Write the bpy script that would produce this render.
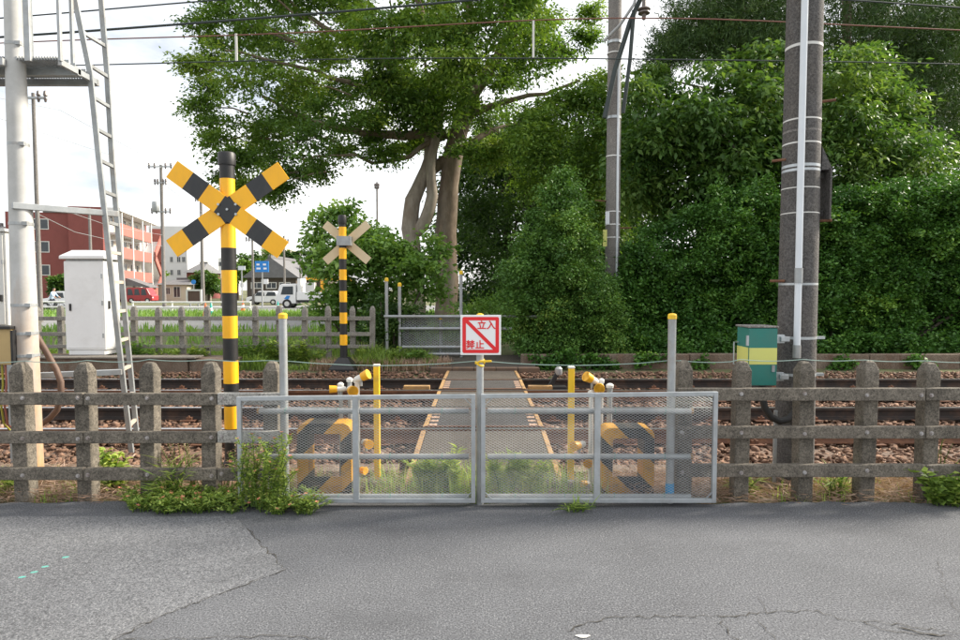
import bpy, math, random
import numpy as np
from mathutils import Vector, Matrix

for o in list(bpy.data.objects):
    bpy.data.objects.remove(o)
R = math.radians
SC = bpy.context.scene
COL = SC.collection

# ------------------------------------------------------------------ camera, sky, sun, exposure
F = 620.0; CX, CY = 480.0, 320.0; PITCH = R(2.77); CAMZ = 1.6
cam = bpy.data.cameras.new('camera')
cam.sensor_width = 36.0; cam.lens = F / 960.0 * 36.0
cam.clip_start = 0.05; cam.clip_end = 4000
cam_o = bpy.data.objects.new('camera', cam); COL.objects.link(cam_o)
cam_o.location = (0, 0, CAMZ); cam_o.rotation_euler = (R(90) - PITCH, 0, 0)
SC.camera = cam_o

SUN_DIR = Vector((0.82, 0.30, 0.60)).normalized()      # towards the sun
w = bpy.data.worlds.new('World'); SC.world = w; w.use_nodes = True
nt = w.node_tree; nt.nodes.clear()
out = nt.nodes.new('ShaderNodeOutputWorld'); bg = nt.nodes.new('ShaderNodeBackground')
sky = nt.nodes.new('ShaderNodeTexSky'); sky.sky_type = 'NISHITA'; sky.sun_disc = False
sky.sun_elevation = math.asin(SUN_DIR.z); sky.sun_rotation = math.atan2(SUN_DIR.x, SUN_DIR.y)
sky.air_density = 1.0; sky.dust_density = 3.0; sky.ozone_density = 1.0
tc = nt.nodes.new('ShaderNodeTexCoord'); cn = nt.nodes.new('ShaderNodeTexNoise')
cn.inputs['Scale'].default_value = 2.2; cn.inputs['Detail'].default_value = 7; cn.inputs['Roughness'].default_value = .6
mp = nt.nodes.new('ShaderNodeMapping'); mp.inputs['Scale'].default_value = (1, 1, 2.6)
cr = nt.nodes.new('ShaderNodeValToRGB')
cr.color_ramp.elements[0].position = .36; cr.color_ramp.elements[0].color = (.33, .33, .33, 1)
cr.color_ramp.elements[1].position = .62; cr.color_ramp.elements[1].color = (1, 1, 1, 1)
mx = nt.nodes.new('ShaderNodeMix'); mx.data_type = 'RGBA'
mx.inputs[7].default_value = (10.2, 10.2, 10.2, 1)          # bright thin cloud
nt.links.new(tc.outputs['Generated'], mp.inputs['Vector']); nt.links.new(mp.outputs[0], cn.inputs['Vector'])
nt.links.new(cn.outputs['Fac'], cr.inputs[0]); nt.links.new(cr.outputs[0], mx.inputs[0])
nt.links.new(sky.outputs[0], mx.inputs[6]); nt.links.new(mx.outputs[2], bg.inputs[0])
bg.inputs[1].default_value = 0.088
nt.links.new(bg.outputs[0], out.inputs[0])

sl = bpy.data.lights.new('sun', 'SUN'); sl.energy = 4.4; sl.angle = R(12); sl.color = (1, .92, .79)
so = bpy.data.objects.new('sun', sl); COL.objects.link(so)
so.rotation_euler = (-SUN_DIR).to_track_quat('-Z', 'Y').to_euler(); so.location = (20, 0, 30)
vs = SC.view_settings
vs.view_transform = 'Standard'; vs.look = 'None'; vs.gamma = 1; vs.exposure = 0.98; vs.use_curve_mapping = False

# ------------------------------------------------------------------ pixel -> place (px in the 960x640 photograph)
def ray(px, py):
    dx = (px - CX) / F; dy = (CY - py) / F
    return Vector((dx, math.cos(PITCH) + dy * math.sin(PITCH), -math.sin(PITCH) + dy * math.cos(PITCH)))
def P(px, py, Y):
    d = ray(px, py); t = Y / d.y
    return Vector((d.x * t, Y, CAMZ + d.z * t))
def G(px, py, z=0.0):
    d = ray(px, py); t = (z - CAMZ) / d.z
    return Vector((d.x * t, d.y * t, z))

# ------------------------------------------------------------------ mesh helpers
class MB:
    def __init__(s): s.v = []; s.f = []; s.m = []; s.mi = 0
    def add(s, vs, fs):
        b = len(s.v); s.v += [tuple(p) for p in vs]
        for f in fs: s.f.append(tuple(i + b for i in f)); s.m.append(s.mi)
        return s
    def box(s, c, d, rz=0, M=None):
        hx, hy, hz = d[0] / 2, d[1] / 2, d[2] / 2
        vs = [Vector((x, y, z)) for z in (-hz, hz) for x, y in ((-hx, -hy), (hx, -hy), (hx, hy), (-hx, hy))]
        if M is None: M = Matrix.Rotation(rz, 3, 'Z')
        vs = [M @ p + Vector(c) for p in vs]
        return s.add(vs, [(3, 2, 1, 0), (4, 5, 6, 7), (0, 1, 5, 4), (1, 2, 6, 5), (2, 3, 7, 6), (3, 0, 4, 7)])
    def b2(s, a, b):
        return s.box([(a[i] + b[i]) / 2 for i in range(3)], [abs(b[i] - a[i]) for i in range(3)])
    def bar(s, a, b, wd, th, up=(0, 0, 1)):
        a = Vector(a); b = Vector(b); d = b - a; L = d.length; d.normalize(); u = Vector(up)
        sx = d.cross(u)
        if sx.length < 1e-4: sx = d.cross(Vector((0, 1, 0)))
        sx.normalize(); u = sx.cross(d)
        return s.box((a + b) / 2, (wd, L, th), M=Matrix((sx, d, u)).transposed())
    def tube(s, pts, r, n=10, caps=True):
        pts = [Vector(p) for p in pts]; k = len(pts)
        rs = r if isinstance(r, (list, tuple)) else [r] * k
        vs = []; prev = None
        for i, p in enumerate(pts):
            t = (pts[min(i + 1, k - 1)] - pts[max(i - 1, 0)])
            t = t.normalized() if t.length > 1e-9 else Vector((0, 0, 1))
            if prev is None:
                ref = Vector((0, 0, 1)) if abs(t.z) < .9 else Vector((1, 0, 0)); u = t.cross(ref).normalized()
            else:
                u = prev - t * prev.dot(t)
                u = u.normalized() if u.length > 1e-6 else t.orthogonal().normalized()
            prev = u; v = t.cross(u)
            for j in range(n):
                a = 2 * math.pi * j / n; vs.append(p + (u * math.cos(a) + v * math.sin(a)) * rs[i])
        fs = [(i * n + j, i * n + (j + 1) % n, (i + 1) * n + (j + 1) % n, (i + 1) * n + j) for i in range(k - 1) for j in range(n)]
        if caps: fs += [tuple(range(n))[::-1], tuple((k - 1) * n + j for j in range(n))]
        return s.add(vs, fs)
    def lathe(s, c, prof, n=16):
        c = Vector(c); vs = []
        for r, z in prof:
            for j in range(n):
                a = 2 * math.pi * j / n; vs.append(c + Vector((r * math.cos(a), r * math.sin(a), z)))
        k = len(prof)
        fs = [(i * n + j, i * n + (j + 1) % n, (i + 1) * n + (j + 1) % n, (i + 1) * n + j) for i in range(k - 1) for j in range(n)]
        fs += [tuple(range(n))[::-1], tuple((k - 1) * n + j for j in range(n))]
        return s.add(vs, fs)
    def prism(s, poly, vec):
        """poly: list of 3-D points, extruded by vec"""
        poly = [Vector(p) for p in poly]; vec = Vector(vec); n = len(poly)
        vs = poly + [p + vec for p in poly]
        fs = [tuple(range(n))[::-1], tuple(range(n, 2 * n))] + [(i, (i + 1) % n, n + (i + 1) % n, n + i) for i in range(n)]
        return s.add(vs, fs)
    def mesh(s, name, mats, off=(0, 0, 0), smooth=False):
        me = bpy.data.meshes.new(name); ox, oy, oz = off
        me.from_pydata([(x - ox, y - oy, z - oz) for x, y, z in s.v], [], s.f)
        for m in (mats if isinstance(mats, (list, tuple)) else [mats]): me.materials.append(m)
        if any(s.m): me.polygons.foreach_set('material_index', s.m)
        if smooth:
            me.polygons.foreach_set('use_smooth', [True] * len(me.polygons))
            try: me.set_sharp_from_angle(angle=R(40))
            except Exception: pass
        me.update()
        import bmesh
        bm = bmesh.new(); bm.from_mesh(me); bmesh.ops.recalc_face_normals(bm, faces=bm.faces); bm.to_mesh(me); bm.free()
        return me

WL = {}
def link(name, me, loc=(0, 0, 0), parent=None):
    o = bpy.data.objects.new(name, me); COL.objects.link(o); loc = Vector(loc)
    WL[o.name] = loc.copy()
    if parent is not None:
        o.parent = parent; o.location = loc - WL[parent.name]
    else: o.location = loc
    return o
def tag(o, label=None, cat=None, group=None, kind=None):
    if label: o['label'] = label
    if cat: o['category'] = cat
    if group: o['group'] = group
    if kind: o['kind'] = kind
    return o
def thing(name, label, cat, loc, group=None):
    o = link(name, None, loc); o.empty_display_size = .2
    return tag(o, label, cat, group)
def part(mb, name, mat_, parent, smooth=False, bevel=0, at=None):
    at = WL[parent.name] if at is None else Vector(at)
    o = link(name, mb.mesh(name, mat_, at, smooth), at, parent)
    if bevel: addbevel(o, bevel)
    return o
def solo(mb, name, mat_, loc, label, cat, group=None, smooth=False, bevel=0):
    o = link(name, mb.mesh(name, mat_, loc, smooth), loc); tag(o, label, cat, group)
    if bevel: addbevel(o, bevel)
    return o
def addbevel(o, wd, seg=2):
    m = o.modifiers.new('bevel', 'BEVEL'); m.width = wd; m.segments = seg; m.limit_method = 'ANGLE'; m.angle_limit = R(35)
def share(src, name, parent, loc):
    o = link(name, src.data, loc, parent)
    for m in src.modifiers:
        if m.type == 'BEVEL': addbevel(o, m.width, m.segments)
    return o
def struct(mb, name, mat_, smooth=False):
    o = link(name, mb.mesh(name, mat_, (0, 0, 0), smooth)); o['kind'] = 'structure'; return o

# ------------------------------------------------------------------ materials
def _mat(name):
    m = bpy.data.materials.new(name); m.use_nodes = True; n = m.node_tree; n.nodes.clear()
    o = n.nodes.new('ShaderNodeOutputMaterial'); p = n.nodes.new('ShaderNodeBsdfPrincipled')
    n.links.new(p.outputs[0], o.inputs[0]); return m, n, p
def coords(n, world=False):
    tc = n.nodes.new('ShaderNodeTexCoord')
    if world:
        g = n.nodes.new('ShaderNodeNewGeometry'); return g.outputs['Position']
    oi = n.nodes.new('ShaderNodeObjectInfo'); ml = n.nodes.new('ShaderNodeMath'); ml.operation = 'MULTIPLY'; ml.inputs[1].default_value = 71.3
    ad = n.nodes.new('ShaderNodeVectorMath'); ad.operation = 'ADD'
    n.links.new(oi.outputs['Random'], ml.inputs[0]); n.links.new(tc.outputs['Object'], ad.inputs[0]); n.links.new(ml.outputs[0], ad.inputs[1])
    return ad.outputs[0]
def noise(n, vec, scale, detail=5, rough=.6, stretch=None):
    t = n.nodes.new('ShaderNodeTexNoise'); t.inputs['Scale'].default_value = scale
    t.inputs['Detail'].default_value = detail; t.inputs['Roughness'].default_value = rough
    if stretch:
        m = n.nodes.new('ShaderNodeMapping'); m.inputs['Scale'].default_value = stretch
        n.links.new(vec, m.inputs[0]); vec = m.outputs[0]
    n.links.new(vec, t.inputs['Vector']); return t.outputs['Fac']
def ramp(n, fac, stops):
    r = n.nodes.new('ShaderNodeValToRGB'); e = r.color_ramp.elements
    while len(e) < len(stops): e.new(.5)
    for i, (p, c) in enumerate(stops):
        e[i].position = p; e[i].color = (c[0], c[1], c[2], 1) if isinstance(c, (tuple, list)) else (c, c, c, 1)
    n.links.new(fac, r.inputs[0]); return r.outputs[0]
def mixc(n, fac, a, b, mode='MIX'):
    m = n.nodes.new('ShaderNodeMix'); m.data_type = 'RGBA'; m.blend_type = mode
    for s, v in ((0, fac), (6, a), (7, b)):
        if isinstance(v, (int, float)): m.inputs[s].default_value = v
        elif isinstance(v, (tuple, list)): m.inputs[s].default_value = (v[0], v[1], v[2], 1)
        else: n.links.new(v, m.inputs[s])
    return m.outputs[2]
def bump(n, p, h, st, dist=.01):
    b = n.nodes.new('ShaderNodeBump'); b.inputs['Strength'].default_value = st; b.inputs['Distance'].default_value = dist
    n.links.new(h, b.inputs['Height']); n.links.new(b.outputs[0], p.inputs['Normal'])
def simple(name, c, c2=None, scale=6, rough=.6, metal=0, bmp=0, bscale=60, dirt=None, dscale=3, damt=.6, stretch=None, world=False):
    m, n, p = _mat(name); v = coords(n, world)
    c2 = c2 or tuple(x * .8 for x in c)
    f = noise(n, v, scale, 6, .65, stretch); col = ramp(n, f, [(.3, c), (.7, c2)])
    if dirt:
        d = noise(n, v, dscale, 8, .7, stretch); dm = ramp(n, d, [(.48, 0.0), (.66, damt)])
        col = mixc(n, dm, col, dirt)
    n.links.new(col, p.inputs['Base Color'])
    p.inputs['Roughness'].default_value = rough; p.inputs['Metallic'].default_value = metal
    if bmp: bump(n, p, noise(n, v, bscale, 4, .7), bmp, .006)
    return m
def concrete(name, c1, c2, spots=(.06, .055, .05), sp=.5, scale=9, stain=(.07, .065, .055), stainamt=.55, warm=None):
    m, n, p = _mat(name); v = coords(n)
    col = ramp(n, noise(n, v, scale, 8, .7), [(.3, c1), (.7, c2)])
    st = ramp(n, noise(n, v, 3.0, 6, .65, (1.6, 1.6, .5)), [(.45, 0.0), (.7, stainamt)])
    col = mixc(n, st, col, stain)
    vo = n.nodes.new('ShaderNodeTexVoronoi'); vo.inputs['Scale'].default_value = 75; n.links.new(v, vo.inputs['Vector'])
    sm = ramp(n, vo.outputs['Distance'], [(.10, sp), (.32, 0.0)])
    col = mixc(n, sm, col, spots)
    mot = ramp(n, noise(n, v, 60, 5, .75), [(.37, .5), (.5, 1.0), (.64, 1.45)]); col = mixc(n, 1.0, col, mot, 'MULTIPLY')
    v2 = ramp(n, noise(n, v, 190, 2, .5), [(.58, 0.0), (.72, .5)])
    col = mixc(n, v2, col, tuple(min(1, x * 1.9) for x in c1))
    n.links.new(col, p.inputs['Base Color']); p.inputs['Roughness'].default_value = .92
    bump(n, p, noise(n, v, 70, 6, .75), .9, .010)
    return m
def leafmat(name, stops, rough=.5, trans=.3, spec=.35):
    m, n, p = _mat(name)
    a = n.nodes.new('ShaderNodeAttribute'); a.attribute_name = 'tint'
    col = ramp(n, a.outputs['Fac'], stops); n.links.new(col, p.inputs['Base Color'])
    p.inputs['Roughness'].default_value = rough; p.inputs['Specular IOR Level'].default_value = spec
    tr = n.nodes.new('ShaderNodeBsdfTranslucent'); br = mixc(n, 1.0, col, (1.25, 1.2, .55), 'MULTIPLY'); n.links.new(br, tr.inputs[0])
    ms = n.nodes.new('ShaderNodeMixShader'); ms.inputs[0].default_value = trans
    o = [x for x in n.nodes if x.type == 'OUTPUT_MATERIAL'][0]
    n.links.new(p.outputs[0], ms.inputs[1]); n.links.new(tr.outputs[0], ms.inputs[2]); n.links.new(ms.outputs[0], o.inputs[0])
    return m
def stripes(name, cols, freq, direction, rough=.5, wear=.25, off=0.0):
    """hard diagonal bands along a direction in the mesh's own space"""
    m, n, p = _mat(name); tc = n.nodes.new('ShaderNodeTexCoord')
    dt = n.nodes.new('ShaderNodeVectorMath'); dt.operation = 'DOT_PRODUCT'; dt.inputs[1].default_value = direction
    n.links.new(tc.outputs['Object'], dt.inputs[0])
    ml = n.nodes.new('ShaderNodeMath'); ml.operation = 'MULTIPLY_ADD'; ml.inputs[1].default_value = freq; ml.inputs[2].default_value = off
    n.links.new(dt.outputs['Value'], ml.inputs[0])
    fr = n.nodes.new('ShaderNodeMath'); fr.operation = 'FRACT'; n.links.new(ml.outputs[0], fr.inputs[0])
    gt = n.nodes.new('ShaderNodeMath'); gt.operation = 'GREATER_THAN'; gt.inputs[1].default_value = .5; n.links.new(fr.outputs[0], gt.inputs[0])
    col = mixc(n, gt.outputs[0], cols[0], cols[1])
    v = coords(n); d = ramp(n, noise(n, v, 14, 8, .75), [(.5, 0.0), (.68, wear)])
    col = mixc(n, d, col, (.16, .12, .08))
    n.links.new(col, p.inputs['Base Color']); p.inputs['Roughness'].default_value = rough
    return m

M = {}
M['conc_fence'] = concrete('weathered_fence_concrete', (.225, .198, .160), (.100, .088, .071), spots=(.028, .025, .021), sp=.8, scale=14, stain=(.05, .045, .036), stainamt=.7)
M['conc_new'] = concrete('pale_fence_concrete', (.40, .39, .36), (.30, .29, .27), sp=.25, stainamt=.2)
M['conc_far'] = concrete('far_fence_concrete', (.27, .255, .225), (.19, .18, .16), sp=.2, stainamt=.25)
M['conc_pole'] = concrete('dark_pole_concrete', (.115, .110, .107), (.078, .074, .072), spots=(.035, .033, .032), sp=.7, stain=(.125, .105, .085), stainamt=.4, scale=9)
M['conc_polefar'] = concrete('grey_pole_concrete', (.235, .22, .205), (.165, .155, .148), stainamt=.25)
M['conc_wall'] = concrete('stained_wall_concrete', (.21, .165, .125), (.13, .095, .07), stain=(.12, .06, .035), stainamt=.85, scale=4)
M['conc_slab'] = concrete('slab_concrete', (.24, .215, .18), (.17, .15, .125), stain=(.10, .07, .05), stainamt=.6)
M['galv'] = simple('galvanised_steel', (.50, .53, .55), (.40, .43, .45), 12, .42, .55, .12, 30, (.30, .31, .31), 5, .5)
M['galvd'] = simple('dull_galvanised_steel', (.40, .42, .43), (.30, .32, .33), 10, .5, .4, .1, 30, (.26, .22, .18), 4, .5)
M['mastold'] = simple('mast_grey_paint', (.62, .62, .60), (.50, .50, .49), 4, .6, 0, .08, 40, (.40, .23, .11), 1.3, .9, (1, 1, .22))
M['white'] = simple('white_paint', (.80, .80, .79), (.74, .74, .73), 3, .45, 0, 0, 30, (.55, .53, .50), 2.5, .25)
m, n, p = _mat('mast_paint_rusting_low_down'); v = coords(n); tcz = n.nodes.new('ShaderNodeTexCoord'); sz_ = n.nodes.new('ShaderNodeSeparateXYZ'); n.links.new(tcz.outputs['Object'], sz_.inputs[0])
nz = noise(n, v, 2.2, 8, .7, (1.2, 1.2, .25)); ad_ = n.nodes.new('ShaderNodeMath'); ad_.operation = 'MULTIPLY_ADD'; ad_.inputs[1].default_value = -.20; n.links.new(sz_.outputs['Z'], ad_.inputs[0]); n.links.new(nz, ad_.inputs[2])
rs_ = ramp(n, ad_.outputs[0], [(.08, 0.0), (.46, .92)]); col = mixc(n, rs_, ramp(n, noise(n, v, 5, 7, .7), [(.3, (.50, .50, .49)), (.7, (.38, .38, .365))]), ramp(n, noise(n, v, 9, 7, .7), [(.35, (.46, .26, .10)), (.65, (.34, .17, .07))]))
n.links.new(col, p.inputs['Base Color']); p.inputs['Roughness'].default_value = .65; M['mast'] = m
M['whitepvc'] = simple('pale_conduit_plastic', (.66, .70, .74), (.60, .64, .68), 4, .4)
M['offw'] = simple('offwhite_paint', (.66, .66, .63), (.58, .57, .54), 3, .5)
M['yellow'] = simple('yellow_paint', (.80, .40, .012), (.70, .34, .012), 5, .45, 0, .05, 40, (.42, .24, .06), 6, .3)
M['yel2'] = simple('bright_yellow_paint', (.85, .55, .02), (.72, .45, .02), 5, .5, 0, .05, 40, (.35, .25, .08), 7, .45)
M['yelworn'] = simple('worn_yellow_paint', (.42, .25, .085), (.27, .165, .085), 9, .8, 0, .4, 60, (.15, .095, .06), 5, .95)
M['orange'] = simple('crossbuck_yellow', (.95, .48, .008), (.88, .43, .010), 6, .42, 0, .06, 14, (.60, .33, .04), 7, .28, (1, 1, .5))
M['black'] = simple('black_paint', (.012, .012, .013), (.008, .008, .009), 6, .5, 0, .05, 40, (.035, .032, .03), 5, .5)
M['blackx'] = simple('crossbuck_black', (.026, .028, .032), (.019, .021, .024), 6, .5, 0, .06, 14, (.055, .052, .047), 7, .5, (1, 1, .5))
M['cream'] = simple('cream_back_paint', (.66, .55, .36), (.58, .48, .31), 4, .55)
M['rust'] = simple('rusty_steel', (.17, .075, .04), (.10, .05, .032), 14, .85, .1, .3, 60, (.24, .12, .06), 8, .6)
M['railside'] = simple('rail_side_steel', (.032, .024, .021), (.02, .016, .014), 9, .7, .2, .2, 50, (.12, .065, .04), 4, .6)
M['railtop'] = simple('polished_rail_head', (.55, .56, .58), (.45, .46, .48), 20, .28, .9)
M['sleeper'] = simple('dark_timber_sleeper', (.13, .085, .06), (.085, .058, .042), 12, .9, 0, .5, 40, (.20, .11, .06), 6, .6, (1, .2, 1))
M['teal'] = simple('teal_green_paint', (.018, .19, .155), (.022, .165, .14), 4, .45, 0, 0, 30, (.05, .16, .13), 7, .4)
M['paleyel'] = simple('pale_yellow_band', (.62, .62, .16), (.56, .57, .17), 4, .5)
M['rubber'] = simple('black_rubber_hose', (.02, .02, .02), (.03, .03, .03), 8, .6)
M['redsign'] = simple('sign_red', (.75, .015, .02), (.70, .015, .02), 3, .4)
M['signwhite'] = simple('sign_white', (.82, .82, .82), (.80, .80, .80), 3, .4)
M['wire'] = simple('dark_cable', (.03, .045, .045), (.025, .035, .035), 3, .6)
M['copper'] = simple('brown_copper_wire', (.20, .085, .06), (.16, .07, .05), 3, .6)
M['rope'] = simple('pale_green_wire', (.30, .42, .38), (.24, .34, .30), 3, .6)
M['ins'] = simple('brown_insulator', (.16, .13, .12), (.12, .10, .09), 3, .35)
M['bark'] = simple('grey_brown_bark', (.27, .205, .15), (.13, .098, .072), 7, .95, 0, .9, 14, (.27, .24, .20), 2.2, .7, (1, 1, .35))
M['barkp'] = simple('pale_grey_bark', (.42, .37, .31), (.24, .20, .165), 6, .95, 0, .8, 12, (.20, .12, .08), 2.0, .5, (1, 1, .35))
M['barkd'] = simple('dark_bark', (.09, .07, .055), (.055, .045, .036), 5, .95, 0, .9, 14, None, 3, .5, (1, 1, .35))
M['glass'] = simple('window_glass', (.035, .045, .055), (.05, .06, .07), 2, .08)
M['tyre'] = simple('tyre_rubber', (.02, .02, .02), (.028, .028, .028), 5, .8)
M['pinkp'] = simple('salmon_petal', (.75, .22, .14), (.70, .30, .20), 6, .6)

# ------------------------------------------------------------------ numpy mesh helpers (leaves, stones)
def np_mesh(name, V, Q, mat_, tint=None, off=(0, 0, 0), smooth=False):
    V = np.asarray(V, dtype=np.float32) - np.asarray(off, dtype=np.float32)
    k = Q.shape[1]; me = bpy.data.meshes.new(name)
    me.vertices.add(len(V)); me.vertices.foreach_set('co', V.ravel())
    me.loops.add(Q.size); me.loops.foreach_set('vertex_index', Q.ravel().astype(np.int32))
    me.polygons.add(len(Q)); me.polygons.foreach_set('loop_start', np.arange(0, Q.size, k, dtype=np.int32))
    me.polygons.foreach_set('loop_total', np.full(len(Q), k, dtype=np.int32))
    me.update(calc_edges=True)
    me.materials.append(mat_)
    if tint is not None:
        a = me.attributes.new('tint', 'FLOAT', 'FACE'); a.data.foreach_set('value', np.asarray(tint, dtype=np.float32))
    if smooth: me.polygons.foreach_set('use_smooth', np.ones(len(Q), dtype=bool))
    me.update(); return me
def unit(a): return a / np.maximum(np.linalg.norm(a, axis=-1, keepdims=True), 1e-6)
def leaf_geo(pos, ax, nr, L, W, fold=.25):
    """one folded rhombus leaf for each row"""
    ax = unit(ax); sd = unit(np.cross(ax, nr)); up = np.cross(sd, ax)
    L = np.broadcast_to(np.asarray(L), (len(pos),))[:, None]; W = np.broadcast_to(np.asarray(W), (len(pos),))[:, None]
    b = pos; t = pos + ax * L; m = pos + ax * L * .45 + up * W * fold
    V = np.stack([b, m + sd * W * .5, t, m - sd * W * .5], 1).reshape(-1, 3)
    Q = np.arange(len(pos) * 4).reshape(-1, 4)
    return V, Q
def sprays(rng, clumps, nsub, nleaf, sub_r, L, W, droop=.35, flat=.4, shell=.42, upn=1.0, tintbase=.5, tvar=.16):
    """clumps (M,6): centre + radii. Leaves sit on small flattened twigs spread through each clump."""
    C = np.asarray(clumps, float); m = len(C)
    c = np.repeat(C, nsub, 0); n = len(c)
    d = unit(rng.normal(size=(n, 3))); rr = rng.random(n) ** shell
    sub = c[:, :3] + d * c[:, 3:6] * rr[:, None]
    odir = unit(d * np.array([1, 1, .45]) + rng.normal(size=(n, 3)) * .35 + np.array([0, 0, -.1]))
    st = np.repeat(rng.normal(tintbase, tvar, m), nsub) + rng.normal(0, .09, n)
    s = np.repeat(sub, nleaf, 0); o = np.repeat(odir, nleaf, 0); tt = np.repeat(st, nleaf); k = len(s)
    t = rng.random(k); lat = rng.normal(size=(k, 3)) * np.array([1, 1, flat]) * sub_r * .42
    pos = s + o * (t * sub_r * 1.3 - sub_r * .5)[:, None] + lat
    pos[:, 2] -= (t ** 2) * sub_r * droop
    ax = o * .8 + rng.normal(size=(k, 3)) * .75; ax[:, 2] = ax[:, 2] * .6 - droop * .8
    nr = rng.normal(size=(k, 3)) * .6; nr[:, 2] += upn
    sz = rng.uniform(.65, 1.25, k)
    V, Q = leaf_geo(pos, ax, nr, L * sz, W * sz)
    return V, Q, np.clip(tt + rng.normal(0, .12, k), 0, 1)
def in_poly(poly, x, y):
    c = False; j = len(poly) - 1
    for i in range(len(poly)):
        xi, yi = poly[i]; xj, yj = poly[j]
        if (yi > y) != (yj > y) and x < (xj - xi) * (y - yi) / (yj - yi) + xi: c = not c
        j = i
    return c
def clumps_in(rnd, poly, n, Y, dY, r, squash=.7, mind=.0):
    xs = [p[0] for p in poly]; ys = [p[1] for p in poly]; res = []; tries = 0
    while len(res) < n and tries < n * 80:
        tries += 1
        x = rnd.uniform(min(xs), max(xs)); y = rnd.uniform(min(ys), max(ys))
        if not in_poly(poly, x, y): continue
        yy = Y + rnd.uniform(-dY, dY)
        p = P(CX + (x - CX) * Y / yy if False else x, y, yy)
        rr = rnd.uniform(*r)
        if mind and any((p - Vector(q[:3])).length < mind for q in res): continue
        res.append((p.x, p.y, p.z, rr, rr, rr * squash))
    return res

# ================================================================== THE SETTING
m, n, p = _mat('earth_and_grass'); v = coords(n, True)
f1 = ramp(n, noise(n, v, .9, 8, .7), [(.35, (.10, .085, .055)), (.5, (.11, .115, .045)), (.68, (.075, .13, .03))])
f2 = noise(n, v, 35, 5, .8); col = mixc(n, ramp(n, f2, [(.4, 0.0), (.7, .5)]), f1, (.16, .14, .085))
n.links.new(col, p.inputs['Base Color']); p.inputs['Roughness'].default_value = 1; bump(n, p, f2, .8, .03)
M['earth'] = m
gb = MB()
prof = [(-60, -.03), (4.62, -.03), (4.75, -.025), (5.40, -.05), (5.62, -.17), (11.35, -.17), (11.6, -.03), (12.5, .0), (12.75, .12), (17, .16), (30, .02), (120, 0), (600, 0), (3000, 0)]
xs = [-900, -60, -20, 20, 60, 900]
gb.v = [(x, y, z) for y, z in prof for x in xs]; k = len(xs)
gb.f = [(i * k + j, i * k + j + 1, (i + 1) * k + j + 1, (i + 1) * k + j) for i in range(len(prof) - 1) for j in range(k - 1)]; gb.m = [0] * len(gb.f)
struct(gb, 'ground', M['earth'])

def asphalt(name, base, light, dark, speck, big=.6):
    m, n, p = _mat(name); v = coords(n, True)
    lg = noise(n, v, .8, 6, .65); col = ramp(n, lg, [(.3, tuple(x * (1 - big * .35) for x in base)), (.7, tuple(x * (1 + big * .3) for x in base))])
    g1 = noise(n, v, 105, 3, .7); col = mixc(n, ramp(n, g1, [(.39, .85), (.49, 0.0)]), col, dark)
    col = mixc(n, ramp(n, g1, [(.53, 0.0), (.65, .8)]), col, light)
    vo = n.nodes.new('ShaderNodeTexVoronoi'); vo.inputs['Scale'].default_value = 95; n.links.new(v, vo.inputs['Vector'])
    sp = n.nodes.new('ShaderNodeSeparateColor'); n.links.new(vo.outputs['Color'], sp.inputs[0])
    pick = ramp(n, sp.outputs[0], [(.80, 0.0), (.90, 1.0)]); near = ramp(n, vo.outputs['Distance'], [(.22, 1.0), (.42, 0.0)])
    mm = n.nodes.new('ShaderNodeMath'); mm.operation = 'MULTIPLY'; n.links.new(pick, mm.inputs[0]); n.links.new(near, mm.inputs[1])
    col = mixc(n, mm.outputs[0], col, speck)
    st = ramp(n, noise(n, v, 2.3, 7, .7, (.5, 1, 1)), [(.52, 0.0), (.72, .45)]); col = mixc(n, st, col, tuple(x * .55 for x in base))
    n.links.new(col, p.inputs['Base Color']); p.inputs['Roughness'].default_value = .93; p.inputs['Specular IOR Level'].default_value = .3
    bump(n, p, g1, .7, .006); return m
M['asphalt'] = asphalt('dark_grey_asphalt', (.108, .112, .122), (.20, .207, .22), (.044, .046, .051), (.22, .225, .235))
M['asphalt_old'] = asphalt('lighter_old_asphalt', (.137, .141, .150), (.258, .264, .275), (.055, .057, .061), (.30, .305, .31))
M['asphalt_far'] = simple('far_asphalt', (.17, .17, .17), (.20, .20, .20), .5, .95, world=True)

rnd = random.Random(4)
rb = MB(); edge = [(-22 + i * .11, 4.60 + rnd.uniform(-.022, .022) + .02 * math.sin(i * .37)) for i in range(401)]
rb.prism([(-22, -8, -.02)] + [(22, -8, -.02)] + [(x, y, -.02) for x, y in reversed(edge)], (0, 0, .02))
struct(rb, 'road', M['asphalt'])
# the older, lighter surface left of the joint, 4 mm proud
def jit(pts, step, amp, seed):
    r_ = random.Random(seed); o_ = []
    for a, b in zip(pts[:-1], pts[1:]):
        a = Vector(a); b = Vector(b); k_ = max(1, int((b - a).length / step)); nn = Vector((-(b - a).y, (b - a).x, 0)).normalized()
        for i in range(k_): o_.append(a.lerp(b, i / k_) + (nn * r_.uniform(-amp, amp) if i else Vector()))
    return o_ + [Vector(pts[-1])]
seam = jit([G(236, 517), G(247, 530), G(268, 552), G(286, 570), G(226, 592), G(160, 617), G(112, 641), G(20, 690), G(-120, 760)], .05, .007, 3)
pb = MB(); poly = [Vector((-14, seam[0].y, 0))] + seam + [Vector((-14, seam[-1].y, 0))]
pb.prism([(q.x, q.y, 0.0006) for q in poly], (0, 0, .0034))
o = struct(pb, 'road_patch', M['asphalt_old'])
crackm = simple('dark_crack_grit', (.030, .028, .024), (.055, .05, .04), 40, .95)
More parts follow.
